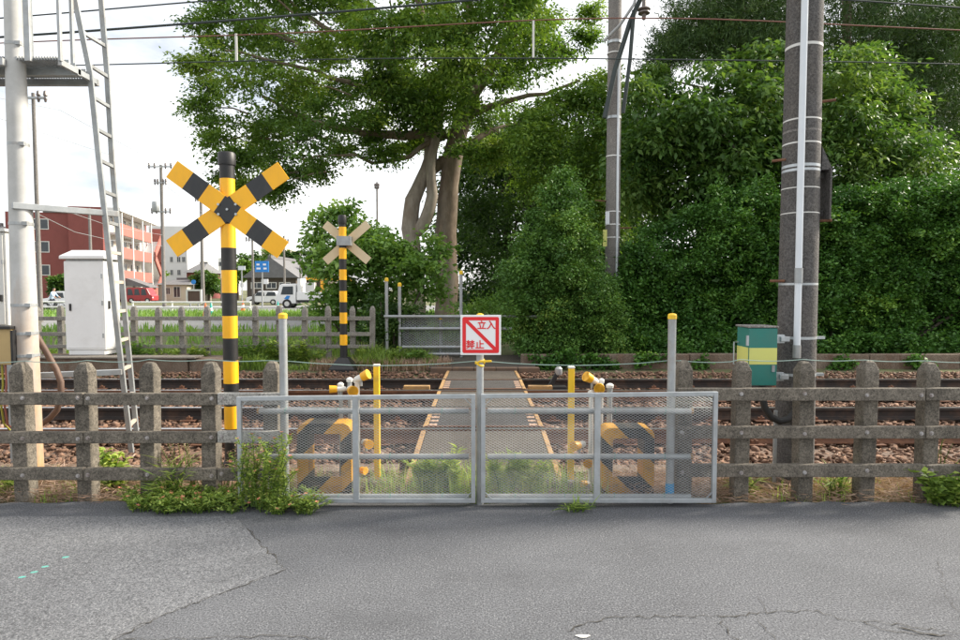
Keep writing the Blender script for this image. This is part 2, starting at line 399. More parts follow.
def crack(pts, wd, seed, name='crack', z=.0046, step=.028, amp=.017):
    r_ = random.Random(seed); pl = jit([G(*q) for q in pts], step, amp, seed); c_ = MB(); k_ = len(pl); L_ = []; R_ = []
    for i, q in enumerate(pl):
        t = (pl[min(i + 1, k_ - 1)] - pl[max(i - 1, 0)]).normalized(); nn = Vector((-t.y, t.x, 0)); ww = wd * r_.uniform(.08, .72) * (.25 if i in (0, k_ - 1) else 1)
        L_.append((q.x + nn.x * ww, q.y + nn.y * ww, z)); R_.append((q.x - nn.x * ww, q.y - nn.y * ww, z))
    c_.add(L_ + R_, [(i, i + 1, k_ + i + 1, k_ + i) for i in range(k_ - 1)])
    return struct(c_, name, crackm)
crack([(247, 529), (268, 552), (286, 570)], .0065, 11, 'road_seam')
crack([(286, 570), (226, 592), (160, 617), (112, 641), (60, 668)], .0055, 12, 'road_seam')
crack([(112, 641), (180, 639), (240, 637), (292, 638), (330, 640)], .004, 13)
crack([(565, 632), (585, 625), (610, 618), (680, 617), (740, 616), (790, 612), (818, 611), (838, 620), (870, 622), (905, 626), (962, 634)], .0055, 14)
crack([(718, 617), (728, 632), (738, 645)], .005, 15)
crack([(757, 596), (764, 606), (768, 617)], .0025, 16)
crack([(757, 621), (766, 632), (776, 642)], .003, 17)
crack([(862, 621), (880, 630), (905, 633), (940, 640)], .006, 18)
crack([(898, 628), (920, 634), (955, 638)], .011, 19)
crack([(935, 560), (948, 600), (965, 622)], .002, 20)
cyan = simple('cyan_marking_paint', (.09, .42, .36), (.14, .36, .30), 60, .8)
for i, (a, b) in enumerate([(22, 578), (34, 573), (45, 567.5), (65.5, 558)]):
    c = G(a, b); q = MB(); pts = []
    for j in range(10):
        an = 2 * math.pi * j / 10; pts.append((c.x + .019 * math.cos(an) * (1 + .15 * math.sin(j * 2.1)), c.y + .012 * math.sin(an) + .25 * .019 * math.cos(an), .0046))
    q.add(pts, [tuple(range(10))]); mk = struct(q, 'road_paint_mark', cyan)
c = G(583, 637); q = MB(); q.add([(c.x + .032 * math.cos(a_) * (1 + .3 * math.sin(3 * a_)), c.y + .014 * math.sin(a_), .004) for a_ in [i * .52 for i in range(12)]], [tuple(range(12))])
struct(q, 'road_paint_mark', M['offw'])

# far road beyond the lineside land
q = MB(); q.add([(-120, 44, .025), (2, 44, .025), (2, 63, .025), (-120, 63, .025)], [(0, 1, 2, 3)]); struct(q, 'far_road', M['asphalt_far'])
q = MB(); q.add([(-45, 24, .09), (-2.5, 24, .09), (-2.5, 33, .03), (-45, 33, .03)], [(0, 1, 2, 3)]); struct(q, 'far_path', M['asphalt_far'])

# track bed and ballast
m, n, p = _mat('ballast_grit'); v = coords(n, True)
vo = n.nodes.new('ShaderNodeTexVoronoi'); vo.inputs['Scale'].default_value = 22; n.links.new(v, vo.inputs['Vector'])
se = n.nodes.new('ShaderNodeSeparateColor'); n.links.new(vo.outputs['Color'], se.inputs[0])
col = ramp(n, se.outputs[0], [(.0, (.12, .07, .045)), (.5, (.17, .105, .07)), (1, (.12, .10, .085))]); n.links.new(col, p.inputs['Base Color'])
p.inputs['Roughness'].default_value = 1; bump(n, p, vo.outputs['Distance'], .9, .03); M['grit'] = m
q = MB(); q.add([(-60, 5.62, -.13), (60, 5.62, -.13), (60, 11.4, -.13), (-60, 11.4, -.13)], [(0, 1, 2, 3)]); struct(q, 'track_bed', M['grit'])
RY = [6.65, 7.86, 9.24, 10.40]; RT = .10; XA, XB = -11.0, 11.0
DXA, DXB = -.63, .70
rng = np.random.default_rng(5)
def stones(rng, N, xf, ylo, yhi, zlo, zhi, size, mat_, name, keep=None):
    ph = (1 + 5 ** .5) / 2
    ico = np.array([(x_, y_, z_) for z_ in (-1, 1) for x_, y_ in ((-1, -1), (1, -1), (1, 1), (-1, 1))]) * .75; nv = 8
    fc = np.array([(0, 2, 1), (0, 3, 2), (4, 5, 6), (4, 6, 7), (0, 1, 5), (0, 5, 4), (1, 2, 6), (1, 6, 5), (2, 3, 7), (2, 7, 6), (3, 0, 4), (3, 4, 7)])
    y = np.sqrt(rng.uniform(ylo ** 2, yhi ** 2, N)); x = rng.uniform(-1, 1, N) * (xf * y + .4)
    if keep is not None:
        k_ = keep(x, y); x, y = x[k_], y[k_]; N = len(x)
    z = rng.uniform(zlo, zhi, N) + np.interp(y, [5.6, 5.8, 11.3, 11.6, 11.9], [.03, 0, 0, .085, .1])
    B = (ico[None] + rng.normal(0, .33, (N, 8, 3))) * rng.uniform(.6, 1.25, (N, 1, 3)) * (rng.uniform(.6, 1.4, (N, 1, 1)) * size)
    an = rng.uniform(0, 6.28, N); ca, sa = np.cos(an)[:, None], np.sin(an)[:, None]
    a2 = rng.uniform(-.9, .9, N); c2_, s2_ = np.cos(a2)[:, None], np.sin(a2)[:, None]
    B = np.stack([B[..., 0] * c2_ - B[..., 2] * s2_, B[..., 1], B[..., 0] * s2_ + B[..., 2] * c2_], -1)
    bx = B[..., 0] * ca - B[..., 1] * sa; by = B[..., 0] * sa + B[..., 1] * ca
    V = np.stack([bx + x[:, None], by + y[:, None], B[..., 2] * .75 + z[:, None]], -1).reshape(-1, 3)
    Q = (fc[None] + (np.arange(N) * 8)[:, None, None]).reshape(-1, 3)
    T = np.repeat(np.clip(rng.normal(.40, .22, N), 0, 1), 12)
    me = np_mesh(name, V, Q, mat_, T); o_ = link(name, me); o_['kind'] = 'stuff'; return o_
stonem, n, p = _mat('rust_brown_ballast')
a = n.nodes.new('ShaderNodeAttribute'); a.attribute_name = 'tint'
col = ramp(n, a.outputs['Fac'], [(0, (.05, .033, .025)), (.35, (.15, .085, .055)), (.7, (.25, .15, .10)), (1, (.36, .28, .22))])
col = mixc(n, ramp(n, noise(n, coords(n, True), 25, 4, .7), [(.4, 0.0), (.7, .5)]), col, (.13, .07, .045))
n.links.new(col, p.inputs['Base Color']); p.inputs['Roughness'].default_value = .95
def keepb(x, y):
    k_ = ~((x > DXA - .03) & (x < DXB + .03))
    for r in RY: k_ &= np.abs(y - r) > .085
    return k_
o = stones(rng, 47000, .80, 5.70, 11.9, -.128, -.070, .025, stonem, 'ballast', keepb)
tag(o, 'rust brown crushed stone ballast around the railway tracks', 'ballast')

# ================================================================== TRACKS
def rail_mb(y):
    t = RT; hw, ww, fw = .0325, .008, .0635
    pr = [(-fw, t - .15), (fw, t - .15), (fw, t - .14), (ww + .006, t - .122), (ww, t - .11), (ww, t - .05), (hw, t - .036), (hw, t - .006), (hw - .006, t - .001), (-hw + .006, t - .001), (-hw, t - .006), (-hw, t - .036), (-ww, t - .05), (-ww, t - .11), (-ww - .006, t - .122), (-fw, t - .14)]
    q = MB(); q.prism([(XA, y + a, b) for a, b in pr], (XB - XA, 0, 0)); q.mi = 1
    q.b2((XA, y - hw + .004, t - .0005), (XB, y + hw - .004, t + .0012)); return q
def track(name, label, ys, nearmat):
    yc = sum(ys) / 2; root = thing(name, label, 'railway track', (0, yc, -.13), 'railway tracks crossing the picture')
    for i, y in enumerate(ys): part(rail_mb(y), 'rail', [nearmat[i], M['railtop']], root)
    s = MB().box((0, yc, -.125), (.21, 2.25, .14)); clip = None; first = None
    cb = MB()
    for y in (0,):
        cb.box((0, 0, -.047), (.17, .30, .012)); cb.box((0, .085, -.03), (.07, .05, .045)); cb.box((0, -.085, -.03), (.07, .05, .045))
        cb.tube([(0, .10, -.04), (0, .10, .012)], .012, 6); cb.tube([(0, -.10, -.04), (0, -.10, .012)], .012, 6)
    rr = random.Random(int(yc * 10))
    k_ = 0
    for i in range(-14, 15):
        x = i * .66 + .28 + rr.uniform(-.03, .03)
        if DXA - .12 < x < DXB + .12: continue
        if abs(x) > .82 * (yc + 1.3): continue
        if first is None:
            first = part(MB().box((x, yc, -.155), (.21, 2.25, .14)), 'sleeper', M['sleeper'], root, bevel=.008, at=(x, yc, -.155)); sl_ = first
        else: sl_ = share(first, 'sleeper', root, (x, yc, -.155))
        for y in ys:
            if clip is None: clip = link('rail_clip', cb.mesh('rail_clip', M['rust']), (x, y, 0), sl_)
            else: share(clip, 'rail_clip', sl_, (x, y, 0))
    return root
track('railway_track', 'nearer railway track with rusty rails just behind the fence', RY[:2], [M['rust'], M['railside']])
track('railway_track', 'farther railway track running in front of the hedge wall', RY[2:], [M['rust'], M['railside']])

# crossing deck
deck = thing('crossing_deck', 'narrow pedestrian crossing deck with yellow edges laid over both tracks', 'crossing deck', (0, 5.0, 0))
M['deckasph'] = asphalt('deck_worn_surface', (.078, .066, .054), (.15, .13, .112), (.034, .029, .024), (.2, .17, .14), .8)
M['deckdark'] = asphalt('deck_rubber_panel', (.040, .036, .034), (.15, .145, .14), (.04, .04, .04), (.2, .19, .18), .5)
segs = [(5.02, 6.56, .0, .095, 'deckasph'), (6.76, 7.80, .095, .097, 'deckdark'), (7.95, 9.15, .097, .095, 'deckasph'), (9.36, 10.33, .095, .097, 'deckdark'), (10.49, 11.75, .095, .06, 'deckasph')]
for (a, b, z0, z1, mm) in segs:
    for h in range(2 if mm == 'deckdark' else 1):
        xa, xb = DXA + .055, DXB - .055
        if mm == 'deckdark': mid = (xa + xb) / 2; xa, xb = (xa, mid - .004) if h == 0 else (mid + .004, xb)
        q = MB(); q.prism([(xa, a, z0), (xb, a, z0), (xb, a, -.16), (xa, a, -.16)], (0, 0, 0)) if False else None
        q.add([(xa, a, -.16), (xb, a, -.16), (xb, b, -.16), (xa, b, -.16), (xa, a, z0), (xb, a, z0), (xb, b, z1), (xa, b, z1)], [(3, 2, 1, 0), (4, 5, 6, 7), (0, 1, 5, 4), (1, 2, 6, 5), (2, 3, 7, 6), (3, 0, 4, 7)])
        part(q, 'deck_panel', M[mm], deck, bevel=.006)
    for sx in (DXA, DXB - .05):
        q = MB(); q.add([(sx, a, -.16), (sx + .05, a, -.16), (sx + .05, b, -.16), (sx, b, -.16), (sx, a, z0 + .006), (sx + .05, a, z0 + .006), (sx + .05, b, z1 + .006), (sx, b, z1 + .006)], [(3, 2, 1, 0), (4, 5, 6, 7), (0, 1, 5, 4), (1, 2, 6, 5), (2, 3, 7, 6), (3, 0, 4, 7)])
        part(q, 'edge_beam', M['yelworn'], deck, bevel=.005)
pinky = simple('bare_worn_plate', (.46, .30, .22), (.38, .25, .17), 20, .8, 0, .2, 50, (.22, .15, .1), 12, .7)
nt0 = None
for yy in [6.85, 7.05, 7.25, 7.45, 7.65, 9.5, 9.7, 9.9, 10.1]:
    for sx in (DXA + .105, DXB - .105):
        if nt0 is None: nt0 = part(MB().box((sx, yy, .099), (.09, .085, .008)), 'edge_plate', pinky, deck, at=(sx, yy, .099))
        else: share(nt0, 'edge_plate', deck, (sx, yy, .099))
for yy in (6.745, 9.345, 7.79, 10.32):
    part(MB().box(((DXA + DXB) / 2, yy, .101), (DXB - DXA - .03, .03, .012)), 'flangeway_plate', M['rust'], deck)
# yellow guard timbers by the far track
for (a, b) in ((404, 430), (528, 552)):
    c0 = P(a, 381.5, 9.80); c1 = P(b, 381.5, 9.80)
    part(MB().b2((c0.x, 9.72, -.02), (c1.x, 9.84, .085)), 'guard_timber', M['yelworn'], deck, bevel=.006)
# concrete cable trough along the near side
trough = thing('cable_trough', 'low concrete cable trough lids between ballast and fence', 'cable trough', (0, 5.52, -.06))
t0 = None; rr = random.Random(8)
for i in range(-9, 10):
    x = i * .52 + .05
    if DXA - .3 < x < DXB + .3: continue
    if t0 is None: t0 = part(MB().box((x, 5.52, -.02), (.505, .22, .075)), 'trough_lid', M['conc_wall'], trough, bevel=.006, at=(x, 5.52, -.02)); q = t0
    else: q = share(t0, 'trough_lid', trough, (x, 5.52 + rr.uniform(-.008, .008), -.035 + rr.uniform(-.008, .004)))

# ================================================================== CONCRETE FENCES
def post_mesh(wd, h, name, mt, cap=.07):
    q = MB(); a = wd / 2; b = wd * .30
    q.add([(x, y, z) for z, s in ((0, a), (h - cap, a), (h - .012, b), (h, b * .6)) for x, y in ((-s, -s), (s, -s), (s, s), (-s, s))],
          [(3, 2, 1, 0), (12, 13, 14, 15)] + [(k_ * 4 + i, k_ * 4 + (i + 1) % 4, k_ * 4 + 4 + (i + 1) % 4, k_ * 4 + 4 + i) for k_ in range(3) for i in range(4)])
    return q.mesh(name, mt)
bolt_me = None
M['boltm'] = simple('weathered_bolt', (.46, .46, .46), (.24, .19, .17), 18, .6, .3)
def near_fence(label, pxs, segs, ys, rowdy=0, pale=()):
    global bolt_me
    FY = 4.70; root = thing('concrete_fence', label, 'fence', (P(sum(pxs) / len(pxs), 440, FY).x, FY, -.03), 'concrete fences along the road')
    pm = post_mesh(.112, 1.09, 'post', M['conc_fence']); r_ = random.Random(len(pxs) + int(pxs[0]))
    for px in pxs:
        x = P(px, 430, FY).x
        o_ = link('post', pm, (x, FY + r_.uniform(-.006, .006), -.03 + r_.uniform(-.012, .008)), root)
        o_.rotation_euler = (R(r_.uniform(-.6, .6)), R(r_.uniform(-.7, .7)), R(r_.uniform(-3, 3))); addbevel(o_, .007)
    if bolt_me is None:
        q = MB(); q.tube([(0, 0, 0), (0, -.014, 0)], .010, 6); q.tube([(0, 0, 0), (0, -.004, 0)], .0155, 10); bolt_me = q.mesh('bolt', M['boltm'])
    yf = FY - .056 - .028
    for ri, (ya, yb) in enumerate(ys):
        za = P(480, yb, yf - .026).z; zb = P(480, ya, yf - .026).z
        for si, (sa, sb) in enumerate(segs):
            xa = P(sa, ya, yf).x + .003; xb = P(sb, ya, yf).x - .003
            o_ = part(MB().box(((xa + xb) / 2, yf, (za + zb) / 2 + r_.uniform(-.004, .004)), (xb - xa, .052, zb - za)), 'rail', M['conc_new'] if si in pale and ri < 2 else M['conc_fence'], root, bevel=.007)
            for px in pxs:
                if sa < px < sb or abs(px - sa) < 10 or abs(px - sb) < 10:
                    qx = px
                    if px - sa < 8 and px - sa > -10: qx = sa + 5
                    elif sb - px < 8 and sb - px > -10: qx = sb - 5
                    X_ = P(qx, ya, yf).x
                    if xa < X_ < xb: link('bolt', bolt_me, (X_, yf - .0262, (za + zb) / 2 + r_.uniform(-.01, .01)), o_)
    return root
near_fence('weathered concrete post and rail fence left of the mesh gate', [-37, 25, 87, 149, 211, 272], [(-70, 85), (85, 218), (218, 282)], [(393, 405), (432, 443.5), (469, 481)], pale=(2,))
near_fence('weathered concrete post and rail fence right of the mesh gate', [683, 740, 803, 865, 927, 989], [(676, 924), (924, 1020)], [(388.5, 401), (427, 439), (465.5, 478)])
# thin wire strung along the post tops
wy = 4.70
q = MB(); pts = []
wpx = [-60, 25, 87, 149, 211, 272, 284, 480, 671, 683, 740, 803, 865, 927, 989]
for a, b in zip(wpx[:-1], wpx[1:]):
    A = P(a, 361 - a * .0035, wy); B = P(b, 361 - b * .0035, wy); sg = .0009 * abs(b - a) ** .9
    for i in range(6):
        t = i / 6; c = A.lerp(B, t); c.z = 1.066 - sg * 4 * t * (1 - t) * .35 + .006 * math.sin(a * 1.7); pts.append(c)
pts.append(Vector((P(989, 357, wy).x, wy, 1.066)))
q.tube(pts, .0032, 5); solo(q, 'fence_wire', M['rope'], (0, wy, 1.06), 'thin pale green wire strung along the tops of the fence posts', 'wire')

# far fence across the tracks
FY = 13.0
root = thing('concrete_fence', 'far pale concrete fence beyond the tracks, behind the white cabinet', 'fence', (P(205, 350, FY).x, FY, .12), 'concrete fences beyond the tracks')
pm = post_mesh(.108, 1.16, 'post', M['conc_far'], .08); r_ = random.Random(3)
fpx = [12.7 + 24.3 * i for i in range(-2, 15)] + [372]
for px in fpx:
    if px < 300 and abs(px - 85) < 1: continue
    o_ = link('post', pm, (P(px, 330, FY).x, FY, .10 + r_.uniform(-.02, .02)), root); o_.rotation_euler = (0, R(r_.uniform(-1, 1)), R(r_.uniform(-4, 4))); addbevel(o_, .008)
fs = fpx[::3] + ([fpx[-1]] if fpx[-1] not in fpx[::3] else [])
for (ya, yb) in ((316, 320.5), (331.5, 336), (344, 348)):
    za, zb = P(480, yb, FY).z, P(480, ya, FY).z
    for a, b in zip(fs[:-1], fs[1:]):
        xa, xb = P(a, ya, FY).x + .004, P(b, ya, FY).x - .004
        part(MB().box(((xa + xb) / 2, FY - .1, (za + zb) / 2), (xb - xa, .05, (zb - za) * .85)), 'rail', M['conc_far'], root, bevel=.006)

# ================================================================== MESH GATE
GY = 4.50
def mesh_strands(x0, x1, z0, z1, y, cw, ch, wd):
    """expanded metal: every strand a three-sided sliver"""
    nx = int((x1 - x0) / cw); nz = int((z1 - z0) / ch); cw = (x1 - x0) / nx; ch = (z1 - z0) / nz
    A = []; B = []
    for i in range(nx * 2):
        for j in range(nz * 2):
            xa = x0 + i * cw / 2; za = z0 + j * ch / 2
            if (i + j) % 2 == 0: A.append((xa, za)); B.append((xa + cw / 2, za + ch / 2))
            else: A.append((xa, za + ch / 2)); B.append((xa + cw / 2, za))
    A = np.array(A); B = np.array(B); N = len(A); d = B - A; d /= np.linalg.norm(d, axis=1)[:, None]; nn = np.stack([-d[:, 1], d[:, 0]], 1)
    sec = [(-wd / 2, -.0008), (wd / 2, .0002), (0, .0022)]; V = np.zeros((N, 6, 3))
    for k_, (u, dy) in enumerate(sec):
        for e, E in ((0, A), (3, B)):
            V[:, e + k_, 0] = E[:, 0] + nn[:, 0] * u; V[:, e + k_, 2] = E[:, 1] + nn[:, 1] * u; V[:, e + k_, 1] = y + dy
    Q = np.array([(0, 1, 4, 3), (1, 2, 5, 4), (2, 0, 3, 5)])[None] + (np.arange(N) * 6)[:, None, None]
    return V.reshape(-1, 3), Q.reshape(-1, 4)
def gate_leaf(label, pl, pm_, pr_, tl, tr):
    """pl, pm_, pr_: left edge, middle upright, right edge in px; tl, tr: top pixel rows at the two ends"""
    xl, xm, xr = P(pl, 450, GY).x, P(pm_, 450, GY).x, P(pr_, 450, GY).x
    zb = .035; ztl, ztr = P(480, tl, GY).z, P(480, tr, GY).z; zt = (ztl + ztr) / 2
    root = thing('mesh_gate', label, 'gate', ((xl + xr) / 2, GY, 0), 'two leaves of the mesh gate')
    def part_(q, nm, mt=M['galv'], **k_): return part(q, nm, mt, root, **k_)
    aw = .032
    part_(MB().bar((xl, GY, ztl - aw / 2), (xr, GY, ztr - aw / 2), .028, aw), 'top_frame', bevel=.003)
    part_(MB().bar((xl, GY, zb + aw / 2), (xr, GY, zb + aw / 2), .028, aw), 'bottom_frame', bevel=.003)
    part_(MB().bar((xl + aw / 2, GY - .001, zb + .001), (xl + aw / 2, GY - .001, ztl - .001), aw, .032, (0, 1, 0)), 'side_frame', bevel=.003)
    part_(MB().bar((xr - aw / 2, GY - .001, zb + .001), (xr - aw / 2, GY - .001, ztr - .001), aw, .032, (0, 1, 0)), 'side_frame', bevel=.003)
    part_(MB().bar((xm, GY - .002, zb + .003), (xm, GY - .002, zt - .003), .044, .034, (0, 1, 0)), 'upright', bevel=.003)
    for (cx, cz, sx, sz) in ((xl, ztl, 1, -1), (xr, ztr, -1, -1), (xl, zb, 1, 1), (xr, zb, -1, 1)):
        q = MB(); q.bar((cx + sx * .025, GY - .010, cz + sz * .085), (cx + sx * .085, GY - .010, cz + sz * .025), .004, .018, (sx, 0, -sz)); part_(q, 'corner_brace')
    for py in (411, 456.5, 496.5):
        z = P(480, py, GY + .05).z; xe0, xe1 = xl + .05, xr - (.05 if pr_ < 600 else .17)
        if pl < 300: xe0 = xl + .14
        q = MB(); q.tube([(xe0, GY + .046, z), (xe1, GY + .046, z)], .0215, 12); pp = part_(q, 'pipe_rail', M['galvd'], smooth=True)
        ex = xe0 if pl < 300 else xe1
        if py < 490:
            q = MB(); q.tube([(ex - .008, GY + .046, z), (ex + .008, GY + .046, z)], .023, 12); part(q, 'pipe_cap', M['yelworn'], pp, smooth=True)
        tm = simple('green_tie_wire', (.05, .32, .24), (.05, .28, .2), 3, .6) if 'green_tie_wire' not in bpy.data.materials else bpy.data.materials['green_tie_wire']
        for tx in np.linspace(xe0 + .2, xe1 - .2, 4):
            q = MB(); q.tube([(tx + .004 * math.sin(a_), GY + .046 + .0245 * math.cos(a_) , z + .0245 * math.sin(a_)) for a_ in np.linspace(0, 6.28, 11)], .0016, 4)
            part(q, 'tie_wire', tm, pp)
    V, Q = mesh_strands(xl + .02, xr - .02, zb + .02, zt - .02, GY + .017, .0335, .0185, .0019)
    me = np_mesh('wire_mesh', V, Q, M['galv'], None, WL[root.name]); o_ = link('wire_mesh', me, WL[root.name], root); o_['kind'] = 'stuff'
    return root
gate_leaf('left leaf of the galvanised mesh gate, half overgrown by weeds', 238, 356, 475.5, 396.5, 394)
gate_leaf('right leaf of the galvanised mesh gate closing the crossing', 481, 597, 716.5, 394, 391.5)

# pipe posts behind the gate
def pipe_post(name, label, px, ytop, Y, r, cat='post', tape=False, group='grey pipe posts behind the mesh gate'):
    x = P(px, 400, Y).x; zt = P(px, ytop, Y).z; root = thing(name, label, cat, (x, Y, -.03), group)
    q = MB(); q.tube([(x, Y, -.03), (x, Y, zt)], r, 16); part(q, 'pipe', M['galvd'], root, smooth=True)
    q = MB(); q.lathe((x, Y, zt - .03), [(r + .003, 0), (r + .003, .03), (r * .8, .04), (r * .2, .043)], 16); part(q, 'cap', M['yel2'], root, smooth=True)
    if tape:
        q = MB(); q.tube([(x, Y, .02), (x, Y, .15)], r + .002, 16); part(q, 'tape', simple('blue_tape', (.03, .28, .55), (.03, .25, .5), 5, .5), root, smooth=True)
    return root
pipe_post('pipe_post', 'tall grey pipe post with yellow cap near the left end of the mesh gate', 284, 314.5, 4.60, .030)
pipe_post('pipe_post', 'tall grey pipe post with yellow cap and blue tape at the right gate end', 671, 315, 4.60, .030, tape=True)
pipe_post('sign_post', 'grey pipe post between the gate leaves carrying the no entry sign', 480, 356, 4.56, .027, 'post', group=None) if False else None
x = P(480, 420, 4.57).x
sp_ = thing('sign_post', 'grey pipe post between the two gate leaves, carrying the red sign', 'post', (x, 4.57, -.03))
q = MB(); q.tube([(x, 4.57, -.03), (x, 4.57, P(480, 316, 4.57).z)], .027, 16); part(q, 'pipe', M['galvd'], sp_, smooth=True)
q = MB(); q.lathe((x, 4.57, P(480, 317, 4.57).z), [(.030, -.02), (.030, .0), (.024, .022), (.006, .028)], 16); part(q, 'cap', M['yel2'], sp_, smooth=True)
zt_ = P(480, 361, 4.57).z
q = MB(); q.tube([(x + .031 * math.cos(a_), 4.57 + .031 * math.sin(a_), zt_ + .012 * math.sin(a_ * 1.5) - a_ * .002) for a_ in np.linspace(0, 12, 26)], .008, 6); q.bar((x + .0, 4.535, zt_), (x + .085, 4.53, zt_ + .004), .02, .012)
part(q, 'yellow_strap', M['yel2'], sp_)

# ---- prohibition sign
SY = 4.53; a0 = P(460.5, 355, SY); a1 = P(501, 315, SY); sx0, sx1, sz0, sz1 = a0.x, a1.x, a0.z, a1.z; sw = sx1 - sx0
sign = thing('prohibition_sign', 'square white sign with red frame, diagonal bar and red lettering above the gate', 'sign', ((sx0 + sx1) / 2, SY, sz0))
part(MB().b2((sx0, SY, sz0), (sx1, SY + .006, sz1)), 'plate', M['signwhite'], sign, bevel=.002)
def U(u, v_): return (sx0 + u * sw, SY - .0015, sz0 + v_ * (sz1 - sz0))
def rrect(i, r_, k_=6):
    o_ = []
    for cx_, cy_, a_ in ((1 - i - r_, 1 - i - r_, 0), (i + r_, 1 - i - r_, 90), (i + r_, i + r_, 180), (1 - i - r_, i + r_, 270)):
        for j in range(k_ + 1):
            t = R(a_ + 90 * j / k_); o_.append((cx_ + r_ * math.cos(t), cy_ + r_ * math.sin(t)))
    return o_
oo, ii = rrect(.048, .045), rrect(.135, .004); q = MB(); kk = len(oo)
q.add([U(*c_) for c_ in oo] + [U(*c_) for c_ in ii], [(i, (i + 1) % kk, kk + (i + 1) % kk, kk + i) for i in range(kk)])
hb = .062
q.add([(a_, SY - .0017, b_) for a_, _, b_ in [U(.135, .865 - hb * 1.0), U(.135, .865), U(.135 + hb, .865), U(.865, .135 + hb), U(.865, .135), U(.865 - hb, .135)]], [(0, 1, 2, 3, 4, 5)])
part(q, 'red_border', M['redsign'], sign)
def text_mesh(body, size, loc, mt, parent, name, extr=.0004, align='CENTER'):
    cu = bpy.data.curves.new('lettering', 'FONT'); cu.body = body; cu.size = size; cu.align_x = align; cu.align_y = 'CENTER'; cu.extrude = extr; cu.offset = size * .022
    t = bpy.data.objects.new('lettering_tmp', cu); COL.objects.link(t); bpy.context.view_layer.update()
    me = bpy.data.meshes.new_from_object(t.evaluated_get(bpy.context.evaluated_depsgraph_get())); bpy.data.objects.remove(t)
    me.materials.clear(); me.materials.append(mt); me.transform(Matrix.Rotation(R(90), 4, 'X'))
    return link(name, me, loc, parent)
for ch, u, v_ in (('立', .525, .735), ('入', .755, .735), ('禁', .245, .245), ('止', .475, .245)):
    text_mesh(ch, sw * .225, Vector(U(u, v_)) + Vector((0, -.001, 0)), M['redsign'], sign, 'lettering')

# ================================================================== CROSSBUCKS
def banded_pole(root, x, Y, r, ys, first_black=True, rcap=None):
    """ys: pixel rows where the colour changes, from top to bottom"""
    zs = [P(480, y, Y).z for y in ys]
    for i in range(len(zs) - 1):
        q = MB(); q.tube([(x, Y, zs[i + 1]), (x, Y, zs[i])], r, 24)
        blk = (i % 2 == 0) == first_black
        part(q, 'black_band' if blk else 'yellow_band', M['black'] if blk else M['orange'], root, smooth=True)
CBY = 5.50; cx_ = P(230.3, 340, CBY).x
cb = thing('crossing_signpost', 'near black and yellow banded post with striped crossbuck boards', 'crossing sign', (cx_, CBY, -.08), 'crossing signposts')
banded_pole(cb, cx_, CBY, .064, [163, 179, 202, 224.5, 248, 270.3, 292.8, 315.8, 338, 360.5, 383, 405.5, 428, 478])
q = MB(); zt = P(480, 163, CBY).z; q.lathe((cx_, CBY, zt), [(.073, -.02), (.075, 0), (.075, .075), (.066, .09), (.02, .096)], 24); part(q, 'cap', M['black'], cb, smooth=True)
q = MB(); q.lathe((cx_, CBY, -.08), [(.13, 0), (.13, .03), (.10, .045), (.085, .12), (.07, .16)], 20); part(q, 'base_flange', M['black'], cb, smooth=True)
def crossboards(root, Y, tips, wdt, nseg, cols, thick=.012, back=False):
    for bi, (ta, tb) in enumerate(tips):
        yy = Y + bi * (thick + .002)
        a_ = P(*ta, yy); b_ = P(*tb, yy); d = (b_ - a_).normalized(); s_ = Vector((-d.z, 0, d.x)) * wdt / 2; L_ = (b_ - a_).length
        q = MB()
        for k_ in range(nseg):
            q.mi = cols[k_ % len(cols)]
            u0, u1 = a_ + d * (L_ * k_ / nseg), a_ + d * (L_ * (k_ + 1) / nseg)
            q.add([u0 - s_, u0 + s_, u1 + s_, u1 - s_], [(0, 1, 2, 3)])
            q.add([p_ + Vector((0, thick, 0)) for p_ in (u0 - s_, u1 - s_, u1 + s_, u0 + s_)], [(0, 1, 2, 3)])
            q.add([u0 - s_, u1 - s_, u1 - s_ + Vector((0, thick, 0)), u0 - s_ + Vector((0, thick, 0))], [(0, 1, 2, 3)])
            q.add([u0 + s_, u1 + s_, u1 + s_ + Vector((0, thick, 0)), u0 + s_ + Vector((0, thick, 0))], [(0, 1, 2, 3)])
            if k_ in (0, nseg - 1):
                e_ = u0 if k_ == 0 else u1; q.add([e_ - s_, e_ + s_, e_ + s_ + Vector((0, thick, 0)), e_ - s_ + Vector((0, thick, 0))], [(0, 1, 2, 3)])
        me = q.mesh('crossbuck_board', [M['orange'], M['blackx'], M['cream']], WL[root.name])
        o_ = link('crossbuck_board', me, WL[root.name], root)
crossboards(cb, CBY - .092, [((171.7, 168.9), (282.6, 250.0)), ((171.6, 248.6), (283.2, 170.2))], .172, 7, [0, 1])
bc = P(227.2, 209.3, CBY - .093)
for dx, dz in ((0, 0), (-.075, .042), (.075, .042), (-.075, -.042), (.075, -.042)):
    q = MB(); q.tube([bc + Vector((dx, .002, dz)), bc + Vector((dx, -.010, dz))], .011, 8); part(q, 'bolt', M['galv'], cb)
q = MB(); q.b2((cx_ - .08, CBY - .064, bc.z - .07), (cx_ + .05, CBY - .036, bc.z + .07)); part(q, 'mounting_bracket', M['black'], cb)

